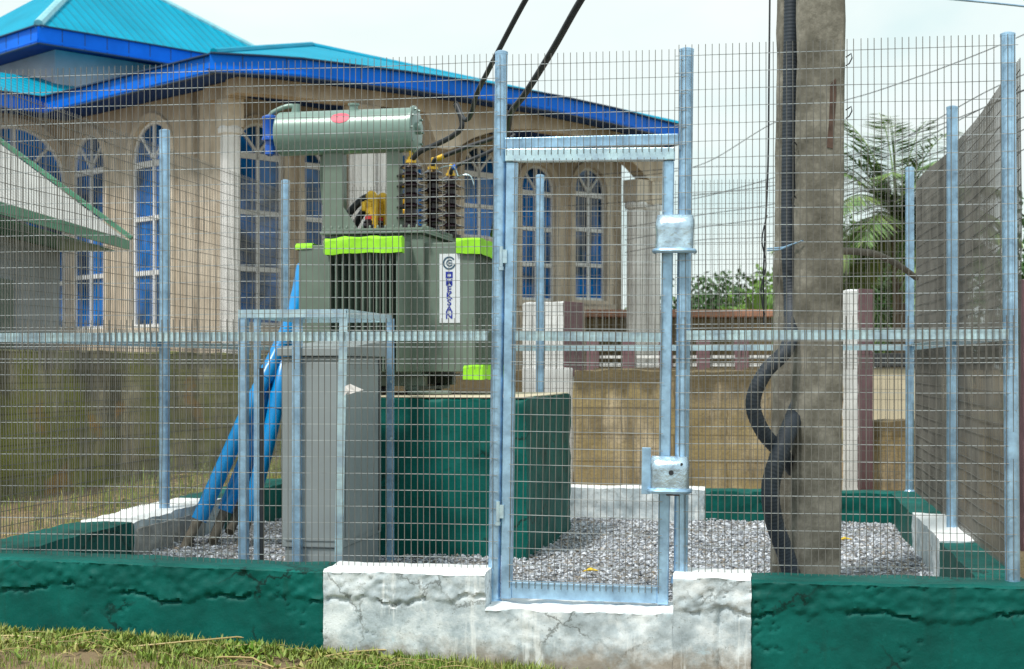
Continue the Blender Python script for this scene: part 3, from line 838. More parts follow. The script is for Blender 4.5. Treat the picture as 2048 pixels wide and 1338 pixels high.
# conservator drum
mb = MB(); CZ = 2.725; CY = .15; r = .138
mb.lathe((-.985,CY,CZ),(1,0,0),[(.02,-.012),(r-.012,-.006),(r,.006),(r,.04),(r,.45),(r,.84),(r,.875)],40)
drum = tl_(mb, 'conservator', 'conserv')
mb = MB(); mb.lathe((-.11,CY,CZ),(1,0,0),[(r+.012,0),(r+.012,.016),(r+.006,.02),(.03,.026)],40)
for k in range(10):
    t = 2*math.pi*k/10; mb.lathe((-.09,CY+math.cos(t)*(r-.008),CZ+math.sin(t)*(r-.008)),(1,0,0),[(.008,0),(.008,.012)],6)
mb.lathe((-.085,CY,CZ+.01),(1,0,0),[(.04,0),(.04,.02),(.03,.03)],20)
tl_(mb, 'end_cover', 'conserv', parent=trafo)
mb = MB(); mb.tube([(-.50,CY,CZ+r-.01),(-.50,CY,CZ+r+.028)],.028,14); mb.tube([(-.50,CY,CZ+r+.028),(-.50,CY,CZ+r+.04)],.036,14); tl_(mb,'filler_cap','conserv')
mb = MB()  # red oval sticker following the drum
rows = 7; vs=[]; fs=[]
cols_ = 16
for j in range(rows+1):
    for i in range(cols_):
        t = 2*math.pi*i/cols_; rr = j/rows
        xx = -.55+.062*rr*math.cos(t); an = R(148)+ .29*rr*math.sin(t)
        vs.append((xx, CY+math.cos(an)*(r+.002), CZ+math.sin(an)*(r+.002)))
for j in range(rows):
    for i in range(cols_): fs.append((j*cols_+i, j*cols_+(i+1)%cols_, (j+1)*cols_+(i+1)%cols_, (j+1)*cols_+i))
mb.add(vs,fs); tl_(mb,'sticker','pink')
# supports and gussets
mb = MB(); mb.box((-.695,CY-.03,LZ+.004),(-.565,CY-.02,CZ-.08)); mb.box((-.695,CY-.02,LZ+.004),(-.685,CY+.06,CZ-.09)); mb.box((-.575,CY-.02,LZ+.004),(-.565,CY+.06,CZ-.09))
mb.poly_extrude([(-.565,CY-.026,LZ+.004),(-.46,CY-.026,LZ+.004),(-.50,CY-.026,LZ+.07),(-.565,CY-.026,LZ+.16)],(0,.008,0)); tl_(mb,'drum_support','trafo',.002)
mb = MB(); mb.box((-.275,CY-.03,LZ+.004),(-.195,CY-.02,CZ-.08)); mb.box((-.275,CY-.02,LZ+.004),(-.265,CY+.06,CZ-.09)); mb.box((-.205,CY-.02,LZ+.004),(-.195,CY+.06,CZ-.09))
mb.poly_extrude([(-.195,CY-.026,LZ+.004),(-.09,CY-.026,LZ+.004),(-.12,CY-.026,LZ+.04),(-.195,CY-.026,LZ+.085)],(0,.008,0)); tl_(mb,'drum_support','trafo',.002)
mb = MB(); mb.tube(smooth_path([(-.72,CY+.05,CZ-.12),(-.725,CY+.05,CZ-.3),(-.70,CY+.08,CZ-.5),(-.62,CY+.2,LZ)]),.016,10); tl_(mb,'oil_pipe','trafo')
# breather
mb = MB(); mb.tube(smooth_path([(-.90,CY,CZ+r-.01),(-.90,CY,CZ+r+.035),(-.95,CY-.01,CZ+r+.035),(-1.03,CY-.02,CZ+r+.0),(-1.05,CY-.02,CZ+.11)]),.015,10)
mb.tube([(-.88,CY,CZ+r-.01),(-.88,CY,CZ+r+.05)],.022,10); br = tl_(mb,'breather_pipe','conserv')
mb = MB(); mb.lathe((-1.05,CY-.02,CZ+.11),(0,0,-1),[(.03,-.01),(.05,0),(.052,.012),(.046,.02),(.046,.13),(.052,.135),(.052,.15),(.03,.155),(.03,.18),(.034,.185),(.034,.24),(.012,.25)],20); tl_(mb,'breather','bluecap')
# high voltage bushings
for k, (x, y) in enumerate(((-.117,.12),(-.067,.46),(-.035,.80))):
    prof = [(.07,0),(.07,.02),(.045,.024),(.038,.05)]
    z = .05
    for s in range(5):
        prof += [(.036,z),(.037,z+.026),(.088,z+.018),(.0915,z+.021),(.090,z+.026),(.05,z+.040),(.037,z+.048)]; z += .065
    prof += [(.036,z),(.037,z+.006),(.07,z+.006),(.066,z+.016),(.04,z+.03),(.03,z+.04)]
    mb = MB(); mb.lathe((x,y,LZ+.004),(0,0,1),prof,28); b_ = tl_(mb,'high_voltage_bushing','porcelain')
    mb = MB(); zt = LZ+.004+z+.038
    mb.lathe((x,y,zt),(0,0,1),[(.034,0),(.034,.018),(.022,.022),(.022,.04),(.012,.044),(.012,.075),(.005,.08)],14); tl_(mb,'brass_cap','yellow',parent=trafo)
mb = MB(); mb.tube(smooth_path([(-.05,.46,2.50),(-.0,.46,2.53),(.07,.46,2.53),(.10,.46,2.47)]),.004,6); tl_(mb,'arcing_rod','galv_light')
mb = MB(); mb.tube(smooth_path([(-.02,.80,2.50),(.05,.80,2.52),(.10,.80,2.51),(.125,.80,2.45)]),.004,6); tl_(mb,'arcing_rod','galv_light')
# low voltage bushings with yellow clamps and black leads
for k, (x, y, dz) in enumerate(((-.44,.30,0),(-.40,.42,.0),(-.355,.54,.02),(-.32,.66,.02))):
    mb = MB(); mb.lathe((x,y,LZ+.004),(0,0,1),[(.055,0),(.055,.018),(.042,.03),(.05,.04),(.036,.06),(.042,.07),(.03,.085)],18); b_ = tl_(mb,'low_voltage_bushing','porcelain')
    mb = MB(); mb.lathe((x,y,LZ+.089),(0,0,1),[(.032,0),(.032,.02)],14); tl_(mb,'insulating_ring','red')
    mb = MB(); z0 = LZ+.11+dz
    mb.box((x-.02,y-.03,z0),(x+.045,y+.03,z0+.055)); mb.box((x-.03,y-.025,z0+.055),(x+.02,y+.025,z0+.10))
    mb.tube([(x+.03,y-.02,z0-.06),(x+.03,y-.02,z0+.14)],.013,8); mb.tube([(x-.005,y-.035,z0+.025),(x-.005,y+.035,z0+.025)],.014,8)
    mb.lathe((x+.015,y-.03,z0+.125),(0,1,0),[(.022,0),(.036,.002),(.036,.045),(.022,.047)],14); mb.box((x+.03,y-.028,z0-.09),(x+.05,y+.02,z0+.12)); mb.tube([(x-.03,y-.03,z0+.03),(x-.03,y-.03,z0+.09)],.016,8)
    tl_(mb,'terminal_clamp','yellow',.004)
    mb = MB(); mb.tube(smooth_path([(x+.0,y+.02,z0+.13),(x-.06,y+.03,z0+.11),(x-.14,y+.02,z0+.03),(x-.24,y+.08,z0-.10)]),.024,10); tl_(mb,'lead','black')
# name plate with the lettering
mb = MB(); PX0, PX1, PZ0, PZ1 = .085, .215, 1.515, 1.94
yp = .06-.0055
mb.box((PX0,yp-.005,PZ0),(PX1,yp-.001,PZ1)); plate = tl_(mb,'name_plate','plate')
PC_ = (PX0+PX1)/2 - .003
def text_mesh(s, size, mat, x, z, parent, name='letter', bold=.0, sxs=1.0):
    cu = bpy.data.curves.new(name,'FONT'); cu.body = s; cu.size = size; cu.extrude = .0008; cu.align_x = 'CENTER'; cu.align_y = 'CENTER'; cu.offset = bold
    to = bpy.data.objects.new('tmp', cu); C.objects.link(to)
    dg = bpy.context.evaluated_depsgraph_get(); me = bpy.data.meshes.new_from_object(to.evaluated_get(dg))
    bpy.data.objects.remove(to)
    me.transform(Matrix.Translation((x, yp-.0065, z-TC.z)) @ Matrix.Rotation(R(90),4,'X') @ Matrix.Diagonal((sxs,1,1,1)))
    me.materials.clear(); me.materials.append(mat)
    o = bpy.data.objects.new(name, me); C.objects.link(o); o.parent = parent; return o
for i, ch in enumerate('MEKSAN'):
    text_mesh(ch, .054, M['ink'], PC_, 1.762-.0408*i, plate, 'letter', .0012, 1.1)
mb = MB()   # hollow blue block above the word
mb.box((PC_-.022,yp-.0075,1.79),(PC_+.022,yp-.0055,1.80)); mb.box((PC_-.022,yp-.0075,1.817),(PC_+.022,yp-.0055,1.83)); mb.box((PC_-.022,yp-.0075,1.80),(PC_-.011,yp-.0055,1.817)); mb.box((PC_+.011,yp-.0075,1.80),(PC_+.022,yp-.0055,1.817))
tl_(mb,'emblem','ink',parent=plate)
mb = MB()   # ring emblem: an open ring round a smaller open ring
def arc(cx, cz, r, a0, a1, wd, n=26):
    for k in range(n):
        t0 = a0+(a1-a0)*k/n; t1 = a0+(a1-a0)*(k+1)/n
        q = [(cx+math.cos(t)*rr, yp-.0068, cz+math.sin(t)*rr) for t, rr in ((t0,r-wd/2),(t0,r+wd/2),(t1,r+wd/2),(t1,r-wd/2))]
        mb.add(q, [(0,1,2,3)])
arc(PC_,1.883,.036,R(35),R(345),.010); arc(PC_+.003,1.883,.018,R(40),R(330),.008); 
mb.add([(PC_-.006,yp-.0068,1.88),(PC_+.02,yp-.0068,1.88),(PC_+.02,yp-.0068,1.887),(PC_-.006,yp-.0068,1.887)],[(0,1,2,3)])
tl_(mb,'emblem','ink2',parent=plate)

# overhead cables to the bushings
def cable(pts, r, label, lug=None, lugpts=None, grp='cables dropping to the transformer'):
    mb = MB(); mb.tube(smooth_path(pts), r, 10)
    o = obj('power_cable', mb, M['black']); tag(o, label, 'cable', grp)
    if lug:
        mb = MB(); mb.tube(lugpts, r*1.25, 10); obj('lug', mb, M[lug], o)
    return o
def tp(x, y, z):
    w_ = Vector((TC.x,TC.y,0)) + ta*x + tb*y; return Vector((w_.x,w_.y,z))
b1 = tp(-.117,.12,2.53); b2 = tp(-.067,.46,2.50); b3 = tp(-.035,.80,2.49)
cable([P(1110,-95,7.6),P(1051,0,7.9),P(990,115,8.3),P(955,185,8.7),P(944,222,8.9),P(936,238,9.0),P(926,236,9.05),P(914,210,9.1),P(910,206,9.1)], .0145,
      'black overhead cable crossing left of the gate post and looping above the first bushing')
cable([P(911,208,9.2),P(921,232,9.2),P(923,255,9.2),P(905,272,9.25),P(870,290,9.35),P(842,302,9.4),b1], .0165,
      'short black cable bending from the loop down to the front bushing')
cable([P(1240,-120,7.5),P(1162,0,7.8),P(1105,100,8.2),P(1052,185,8.6),P(1024,222,8.9),P(1017,250,9.1),P(1012,300,9.3),P(1000,400,9.6),P(985,470,9.9)], .0185,
      'thick black overhead cable crossing right of the gate post towards the lintel')
cable([P(1020,262,9.6),P(985,277,9.65),P(940,292,9.7),P(888,312,9.75),P(868,322,9.78),b2], .0145,
      'black cable with a yellow lug running to the middle bushing', 'yellow', [P(888,312,9.75),P(874,318,9.76)])
cable([P(1030,270,10.2),P(985,300,10.15),P(945,318,10.1),P(912,332,10.1),P(903,340,10.1),b3], .0135,
      'black cable with a blue lug running to the rear bushing', 'bluecap', [P(912,332,10.1),P(905,337,10.1)])

# ------------------------------------------------------------------ feeder pillar, cage frame, pipes
CF = P(687, 900, 7.98); CF.z = 0
def cf(x, y, z):
    w_ = Vector((CF.x,CF.y,0)) + A*x + B*y; return Vector((w_.x,w_.y,z))
cab = thing('feeder_cabinet', 'tall grey steel electrical cabinet standing inside the galvanised cage frame', 'cabinet', cf(-.16,.4,.12), -ANG)
cw, cd = -.335, .80
mb = MB(); mb.box((cw,0,.295),(0,cd,1.30), cf); obj('body', mb, M['cabinet'], cab, bevel=.006)
mb = MB(); mb.box((cw+.012,.012,.06),(-.012,cd-.012,.292), cf); obj('base', mb, M['cabinet'], cab, bevel=.004)
mb = MB()
v8 = [cf(cw-.02,-.025,1.302),cf(.02,-.025,1.302),cf(.02,cd+.02,1.302),cf(cw-.02,cd+.02,1.302),cf(cw-.02,-.025,1.345),cf(.02,-.025,1.345),cf(.02,cd+.02,1.40),cf(cw-.02,cd+.02,1.40)]
mb.add(v8,[(3,2,1,0),(4,5,6,7),(0,1,5,4),(1,2,6,5),(2,3,7,6),(3,0,4,7)]); obj('roof', mb, M['cabinet'], cab, bevel=.004)
mb = MB(); mb.box((cw+.02,-.006,.33),(-.02,-.001,1.27), cf); dd = obj('door', mb, M['cabinet'], cab, bevel=.003)
mb = MB(); mb.box((.001,.03,.33),(.006,cd-.09,1.255), cf); dd = obj('side_panel', mb, M['cabinet'], cab, bevel=.003)
mb = MB(); mb.box((.001,cd-.075,.31),(.004,cd-.045,1.29), cf); obj('door_gap', mb, M['cabinet_dark'], cab)
FT = 1.525
cage = thing('cage_frame', 'galvanised angle steel frame standing round the grey cabinet', 'frame', cf(-.25,.4,.1), -ANG)
fx0, fx1, fy0, fy1 = pu(505)*0 - .535, .03, -.05, .90
def leg(x, y, tilt=0, mat='galv'):
    mb = MB()
    mb.beam(cf(x-tilt,y,.08), cf(x,y,FT), .044, .006, up=B); 
    mb.beam(cf(x-tilt+(.02 if x < -.2 else -.02),y+.022,.08), cf(x+(.02 if x < -.2 else -.02),y+.022,FT), .006, .04, up=B)
    return obj('leg', mb, M[mat], cage)
leg(fx0, fy0); leg(-.245, fy0+.012, 0); leg(fx1-.015, fy0, .03, 'galv_light'); leg(fx1, fy1); leg(fx0, fy1)
mb = MB(); mb.beam(cf(fx0+.075,fy0+.02,.08), cf(fx0+.075,fy0+.02,FT-.01), .03, .03, up=B); obj('leg', mb, M['galv'], cage)
mb = MB(); mb.beam(cf(fx0+.098,fy0+.02,.08), cf(fx0+.098,fy0+.02,1.24), .018, .018, up=B); o = obj('shade_strip', mb, M['black'], cage)  # black bar stands in for the shaded inner flange of the angle leg
def rail(a, b, z=FT, h=.042, mat='galv_light'):
    mb = MB(); a = cf(*a, z); b = cf(*b, z); mb.beam(a, b, .006, h); d=(b-a).normalized(); n_=Vector((-d.y,d.x,0))*.018
    mb.beam(a+n_+Vector((0,0,h/2-.003)), b+n_+Vector((0,0,h/2-.003)), .03, .006); obj('rail', mb, M[mat], cage)
rail((fx0-.02,fy0-.006),(fx1,fy0-.006)); rail((fx1+.004,fy0),(fx1+.004,fy1)); rail((fx0,fy1),(fx0,fy0)); rail((fx1,fy1+.006),(fx0,fy1+.006))
for (x, y, z) in ((fx1-.02,fy0-.006,.55),(fx1-.02,fy0-.006,.46),(fx1+.01,fy1-.006,1.16),(fx1+.01,fy1-.006,.83)):
    mb = MB(); mb.lathe(cf(x,y-.01,z),tuple(-B),[(.009,0),(.009,.008)],8); obj('bolt', mb, M['galv_light'], cage)
mb = MB()
c0 = P(690,772,7.9)
pts = [c0, P(700,768,7.88), P(727,780,7.86), P(712,784,7.87), P(694,790,7.89)]
mb.poly_extrude(pts,(0,.012,0)); mb.poly_extrude([P(690,772,7.88),P(697,782,7.86),P(688,792,7.89)],(0,.01,0))
tag(obj('paper_scrap', mb, M['paper']), 'small white crumpled scrap stuck on the front leg of the cage frame', 'scrap')

# blue pvc ducts
def pvc(pts, tailpts, label):
    mb = MB(); path = smooth_path(pts); mb.tube(path, .048, 20, caps=True)
    o = obj('pvc_pipe', mb, M['pvc']); tag(o, label, 'pipe', 'blue pipes leaning to the transformer')
    # socket joint
    k = len(path)//2; mb = MB(); mb.tube([path[k-2],path[k+1]], .053, 20); obj('socket', mb, M['pvc'], o)
    mb = MB(); mb.tube(smooth_path(tailpts), .03, 10); obj('cable_end', mb, M['mudcable'], o)
    return o
def tail(u, v, Y, du): 
    return [P(u+4,v-12,Y), P(u-.35*du,v+18,Y-.05), P(u-du,v+62,Y-.18)]
pvc([P(398,1040,9.30),P(450,925,9.36),P(500,815,9.42),P(535,745,9.5),P(568,675,9.65),P(590,618,9.9),P(607,535,10.2)], tail(398,1040,9.30,32), 'leftmost of the blue plastic pipes, its lower end nearest the left kerb')
pvc([P(450,1022,9.42),P(480,950,9.46),P(506,880,9.50),P(530,795,9.55),P(560,705,9.62)], tail(450,1022,9.42,25), 'second blue pipe from the left, ending above a muddy cable')
pvc([P(487,1002,9.55),P(505,950,9.58),P(525,890,9.60),P(545,820,9.64),P(575,715,9.70)], tail(487,1002,9.55,28), 'third blue pipe from the left, shortest and mostly behind the cage leg')
pvc([P(494,1042,9.36),P(521,940,9.40),P(544,850,9.44),P(564,745,9.54),P(578,680,9.72),P(596,590,10.0)], tail(494,1042,9.36,14), 'rightmost blue pipe rising beside the cabinet to the transformer fins')

# fallen leaves
for u, v, lab in ((1690,1080,'yellow fallen leaf on the gravel right of the concrete pole'),(1181,1143,'yellow fallen leaf on the gravel inside the gate')):
    Y = (H-.15)*F/(v-VH); c = P(u, v, Y); mb = MB()
    mb.add([c+Vector((-.045,0,0)),c+Vector((-.01,-.025,.012)),c+Vector((.045,-.008,.006)),c+Vector((.0,.02,.02)),c+Vector((-.045,0,-.003)),c+Vector((-.01,-.025,.009)),c+Vector((.045,-.008,.003)),c+Vector((.0,.02,.017))],[(0,1,2,3),(7,6,5,4)])
    tag(obj('fallen_leaf', mb, M['yleaf']), lab, 'leaf')

# ------------------------------------------------------------------ boundary walls behind
def block_wall(name, a, b, z0, z1, th, mat, label, cap=None):
    a = Vector(a); b = Vector(b); d = (b-a); ln = d.length; d.normalize(); n_ = Vector((-d.y,d.x,0))
    fr = lambda x, y, z: Vector((a.x+d.x*x+n_.x*y, a.y+d.y*x+n_.y*y, z))
    mb = noisy_box(0, ln, 0, th, z0, z1, fr, cell=.06, amp=.012, ztop=lambda p,q: .025*noise.noise(Vector((p*1.4,0,3))))
    o = sm_obj(name, mb, M[mat], None); tag(o, label, 'wall')
    if cap:
        mb = MB(); mb.box((0,-.02,z1+.015),(ln,th+.02,z1+.06), fr); obj('coping', mb, M[cap], o, bevel=.01)
    return o
block_wall('boundary_wall', L(-4.4,2.2), L(-3.35,11.5), -.1, 1.37, .2, 'mossy', 'dark mossy block boundary wall beyond the left fence')
block_wall('boundary_wall', L(pu(1147,6.0),6.0), L(1.72,6.0), .0, 1.215, .2, 'tanwall_top', 'weathered tan block wall behind the gate and rear fence')
block_wall('boundary_wall', L(-2.9,6.6), L(pu(1046,6.6),6.6), .0, 1.215, .2, 'tanwall', 'brown tan wall left of the wide pillar behind the transformer')
block_wall('boundary_wall', L(1.95,6.1), L(4.6,6.1), .0, .80, .2, 'tanwall', 'lower mossy tan wall right of the slim maroon pillar')
block_wall('boundary_wall', L(3.1,4.2), L(3.7,9.5), -.1, 1.0, .2, 'mossy', 'mossy grey wall seen through the right side fence')
mb = MB()
a0 = P(1735,735,15.0); a1 = P(1850,735,14.8)
mb.box((a0.x,14.9,.3),(a1.x+.5,15.1,1.235)); o = obj('panel_wall', mb, M['cream'], bevel=.01); tag(o,'cream painted low wall panel right of the slim maroon pillar','wall')
mb = MB(); mb.box((a0.x-.02,14.86,1.24),(a1.x+.52,15.14,1.375)); obj('coping', mb, M['cabinet_dark'], o, bevel=.01)

def pillar(cx, cy, w_, rot, z0, z1, label, foot=None):
    t = thing('gate_pillar', label, 'pillar', (cx,cy,z0), rot, 'white and maroon pillars')
    mb = MB(); hw_ = w_/2
    m = noisy_box(-hw_,hw_,-hw_,hw_,0,z1-z0,lambda x,y,z: Vector((x,y,z)),cell=.05,amp=.008)
    o = obj('shaft', m, M['pale'], t, local=True); o.data.polygons.foreach_set('use_smooth',[True]*len(o.data.polygons)); o.data.set_sharp_from_angle(angle=R(50))
    mb = MB(); zb = foot if foot else 0
    mb.box((hw_+.006,-hw_-.006,zb),(hw_+.022,hw_+.006,z1-z0+.004)); s = obj('side_face', mb, M['maroon'], t, local=True, bevel=.003); s['label'] = 'maroon painted face'
    return t
pp = P(1110,600,13.6)
pillar(pp.x-.02, 13.75, .40, R(-27), .3, 1.82, 'wide white pillar with a maroon right face behind the gate', .86)
mb = MB(); c0 = P(1045,740,12.9); c1 = P(1146,740,12.9)
mb.box((c0.x,12.9,.0),(c1.x,13.1,1.235)); tag(obj('stub_wall', mb, M['pale'], bevel=.012),'short white stub wall at the foot of the wide pillar','wall')
pp = P(1717,575,12.35)
pillar(pp.x, 12.42, .155, R(-52), .2, 1.87, 'slim white and maroon pillar right of the concrete pole')

# white balustrade far behind
mb = MB(); bal = thing('balustrade', 'low balustrade of white slats and maroon posts behind the tan wall', 'balustrade', P(1380,740,17)-Vector((0,0,.2)))
c0 = P(1185,700,17.5); c1 = P(1640,700,16.5)
for z in (1.26,1.35,1.44): mb.beam((c0.x,c0.y,z),(c1.x,c1.y,z),.05,.035)
obj('slats', mb, M['pale'], bal, bevel=.005)
mb = MB(); mb.beam((c0.x,c0.y,1.0),(c1.x,c1.y,1.0),.16,.46); obj('base', mb, M['tanwall'], bal)
for k in range(7):
    t = k/6; q = c0.lerp(c1,t); mb = MB(); mb.box((q.x-.07,q.y-.09,.9),(q.x+.07,q.y+.05,1.56)); obj('post', mb, M['maroon'], bal, bevel=.008)
mb = MB(); c0 = P(1380,620,30); c1 = P(1545,640,30)
mb.box((c0.x-3,30,.4),(c1.x,30.25,2.2)); o = obj('boundary_wall', mb, M['tanwall'], bevel=.02); tag(o,'distant tan wall with a rusty red top below the green bushes','wall')
mb = MB(); mb.box((c0.x-3,29.92,2.205),(c1.x+.02,30.33,2.36)); obj('coping', mb, M['faded_red'], o, bevel=.03)

# ------------------------------------------------------------------ main house
E = Vector((-4.29, 22.0, 0)); S2 = math.sqrt(.5)
rv = Vector((S2, S2, 0)); lv_ = Vector((-S2, S2, 0))
def hb(r, l, z): 
    q = E + rv*r + lv_*l; return Vector((q.x, q.y, z))
house = thing('house', 'large tan cement house with blue fascia, teal metal roof and arched windows', 'house', hb(5,5,1.0), R(45))
Z0, ZS, ZE = .6, 5.53, 5.74
BOW = [(-.1,-.02),(.5,-.36),(1.05,-.62),(2.77,-.95),(4.23,-1.12),(5.98,-1.16),(7.5,-1.03),(8.84,-.80),(9.63,-.70),(10.08,-.63)]
def bow(r_):
    if r_ <= BOW[0][0]: return 0
    if r_ >= BOW[-1][0]: return BOW[-1][1]
    for (a_, x_), (b_, y_) in zip(BOW, BOW[1:]):
        if a_ <= r_ <= b_: return x_+(y_-x_)*(r_-a_)/(b_-a_)
def r_at(u_, off):
    lo_, hi_ = .5, 10.9
    for _ in range(50):
        m_ = (lo_+hi_)/2; q_ = hb(m_, bow(m_)+off, 0)
        if 1024+q_.x/q_.y*F < u_: lo_ = m_
        else: hi_ = m_
    return lo_
def arch_pts(c, w_, z0, z1, n=14):
    rr = w_/2; zc = z1-rr
    pts = [(c-rr,z0),(c+rr,z0)]
    for k in range(n+1):
        t = math.pi*k/n; pts.append((c+rr*math.cos(t), zc+rr*math.sin(t)))
    return pts
def facade(fr, s0, s1, z0, z1, wins, name='wall', mat='wall', depth=.09):
    """wall face with real arched openings; fr(s, d, z): s along the wall, d outward"""
    outer = [(s0,z0),(s1,z0),(s1,z1),(s0,z1)]
    holes = [arch_pts(c,w_,a,b) if ar else [(c-w_/2,a),(c+w_/2,a),(c+w_/2,b),(c-w_/2,b)] for c,w_,a,b,ar in wins]
    loops = [[Vector((x,y,0)) for x,y in outer]] + [[Vector((x,y,0)) for x,y in h] for h in holes]
    tris = tessellate_polygon(loops)
    flat = [q for lp in loops for q in lp]
    mb = MB(); mb.add([fr(q.x,0,q.y) for q in flat], [tuple(t) for t in tris])
    mb.add([fr(s0,-.25,z0),fr(s1,-.25,z0),fr(s1,-.25,z1),fr(s0,-.25,z1),fr(s0,0,z0),fr(s1,0,z0),fr(s1,0,z1),fr(s0,0,z1)],[(1,2,6,5),(3,0,4,7),(2,3,7,6)])
    for h in holes:
        n_ = len(h)
        mb.add([fr(x,0,z) for x,z in h]+[fr(x,-depth,z) for x,z in h], [(i,(i+1)%n_,(i+1)%n_+n_,i+n_) for i in range(n_)])
    w_o = obj(name, mb, M[mat], house)
    for (c,w_,a,b,ar), h in zip(wins, holes):
        # moulding round the opening
        fm = MB(); n_ = len(h)
        cx = c; ins = 0
        def ring(d0, d1, o_, wd, mbx, pts):
            m_ = len(pts); inner=[]; outer_=[]
            for x, z in pts:
                dx = x-cx
                zc = b-w_/2 if ar else (a+b)/2
                if ar and z > zc:
                    v_ = Vector((dx, z-zc)); v_ = v_.normalized() if v_.length>0 else Vector((0,1))
                    ox, oz = v_.x, v_.y
                else:
                    ox = 1 if dx>0 else -1; oz = 0 if (ar or a<z<b) else (1 if z>zc else -1)
                    if z == a: oz = -1
                inner.append((x+ox*o_, z+oz*o_)); outer_.append((x+ox*(o_+wd), z+oz*(o_+wd)))
            vs = [fr(x,d,z) for d in (d0,d1) for ps in (inner,outer_) for x,z in ps]
            fs = []
            for i in range(m_):
                j = (i+1)%m_
                fs += [(2*m_+i,2*m_+j,3*m_+j,3*m_+i),(i,j,2*m_+j,2*m_+i),(m_+i,m_+j,3*m_+j,3*m_+i)]
            mbx.add(vs, fs)
        ring(-.01,.055,.005,.12,fm,h)
        obj('window_surround', fm, M['trim'], house)
        wf = MB()
        ring(-.075,-.03,-.05,.051,wf,h)
        bar = lambda x0_,z0_,x1_,z1_,wd: wf.beam(fr(x0_,-.055,z0_), fr(x1_,-.055,z1_), wd, .04, up=fr(0,1,0)-fr(0,0,0))
        bar(c,a,c,b-w_/2 if ar else b,.06)
        if ar:
            zc = b-w_/2; bar(c-w_/2,zc-.08,c+w_/2,zc-.08,.10)
            bar(c,zc,c,b,.05)
            for t in (45,135): bar(c,zc-.03,c+math.cos(R(t))*w_/2,zc+math.sin(R(t))*w_/2,.045)
            hgt = zc-.08-a; nrow = max(2,round(hgt/.78))
            for k in range(1,nrow): bar(c-w_/2,a+hgt*k/nrow,c+w_/2,a+hgt*k/nrow,.075)
        else:
            bar(c-w_/2,(a+b)/2,c+w_/2,(a+b)/2,.06)
        fo = obj('window', wf, M['frame'], house)
        gp = MB(); gp.add([fr(x,-.07,z) for x,z in h],[tuple(range(n_))]); obj('pane', gp, M['glass'], fo)
    return w_o
# left facade (faces left-front): r = .8, runs along l
facade(lambda s,d,z: hb(.8-d, s, z), 1.25, 5.75, Z0, ZS, [(2.99,1.20,1.88,5.22,True),(4.98,1.12,1.88,5.22,True)])
facade(lambda s,d,z: hb(s, 5.75-d, z), -7, .8, Z0, ZS, [(-.15,1.9,1.88,5.35,True),(-3.2,1.1,1.88,5.2,True)])
# recessed porch wall
facade(lambda s,d,z: hb(s, 1.6-d, z), .8, 10.8, Z0, ZS, [(1.92,.92,1.9,5.16,True),(3.25,.9,1.9,5.1,True),(5.10,.85,1.9,5.0,True),(6.85,.9,3.6,5.3,True),(8.36,.92,2.5,5.08,True),(9.84,.92,2.55,5.17,True),(10.05,.8,1.75,2.35,False)])
facade(lambda s,d,z: hb(10.8+d, s, z), 1.6, 11, Z0, ZS, [])
facade(lambda s,d,z: hb(.8-d, s, z), .96, 1.25, Z0, ZS, [])
# porch beam with a long shallow arch
mb = MB(); seg = 40; vs=[]; fs=[]
for k in range(seg+1):
    r_ = .55+(10.20-.55)*k/seg
    if 4.2 < r_ < 9.7:
        t = (r_-4.2)/5.5; zb = 4.55+.78*math.sqrt(max(0,1-(2*t-1)**2))
    else: zb = 5.33 if r_ < 3.7 else 4.75
    zb = min(zb,5.30)
    bo = bow(r_)
    for d, z in ((.62+bo,zb),(.62+bo,ZS),(.92+bo,ZS),(.92+bo,zb)): vs.append(hb(r_,d,z))
for k in range(seg):
    for i in range(4): fs.append((k*4+i,k*4+(i+1)%4,(k+1)*4+(i+1)%4,(k+1)*4+i))
fs += [(3,2,1,0),tuple(seg*4+i for i in range(4))]
mb.add(vs,fs); obj('porch_beam', mb, M['wall'], house)
mb = MB(); mb.box((.65,.55,5.30),(.95,1.25,ZS-.004),hb); obj('porch_beam', mb, M['wall'], house)
def column(r_, l_, rad, z1, mat='column'):
    mb = MB()
    c_ = hb(r_,l_,Z0); prof = []
    n = 24
    mb.lathe(c_,(0,0,1),[(rad*1.35,0),(rad*1.35,.25),(rad*1.05,.35),(rad,.5),(rad*.94,z1-Z0-.55),(rad*1.25,z1-Z0-.53),(rad*1.3,z1-Z0-.46),(rad*1.12,z1-Z0-.42)],n)
    for k in range(12):     # flutes as raised reeds
        t = 2*math.pi*k/12; mb.tube([(c_.x+math.cos(t)*rad*.94,c_.y+math.sin(t)*rad*.94,Z0+.5),(c_.x+math.cos(t)*rad*.9,c_.y+math.sin(t)*rad*.9,z1-.58)],rad*.13,6)
    o = obj('column', mb, M[mat], house)
    mb = MB(); q = hb(r_,l_,0)
    mb.box((r_-rad*1.05,l_-rad*1.05,z1-.43),(r_+rad*1.05,l_+rad*1.05,z1),hb); obj('capital', mb, M['trim'], o, bevel=.015)
column(.8,.78,.145,5.30)
for cu_, cr_, cz_ in ((724,.20,5.30),(768,.15,5.28),(1272,.17,4.75),(1302,.17,4.75)):
    k_ = r_at(cu_, .78); column(k_, bow(k_)+.78, cr_, cz_)
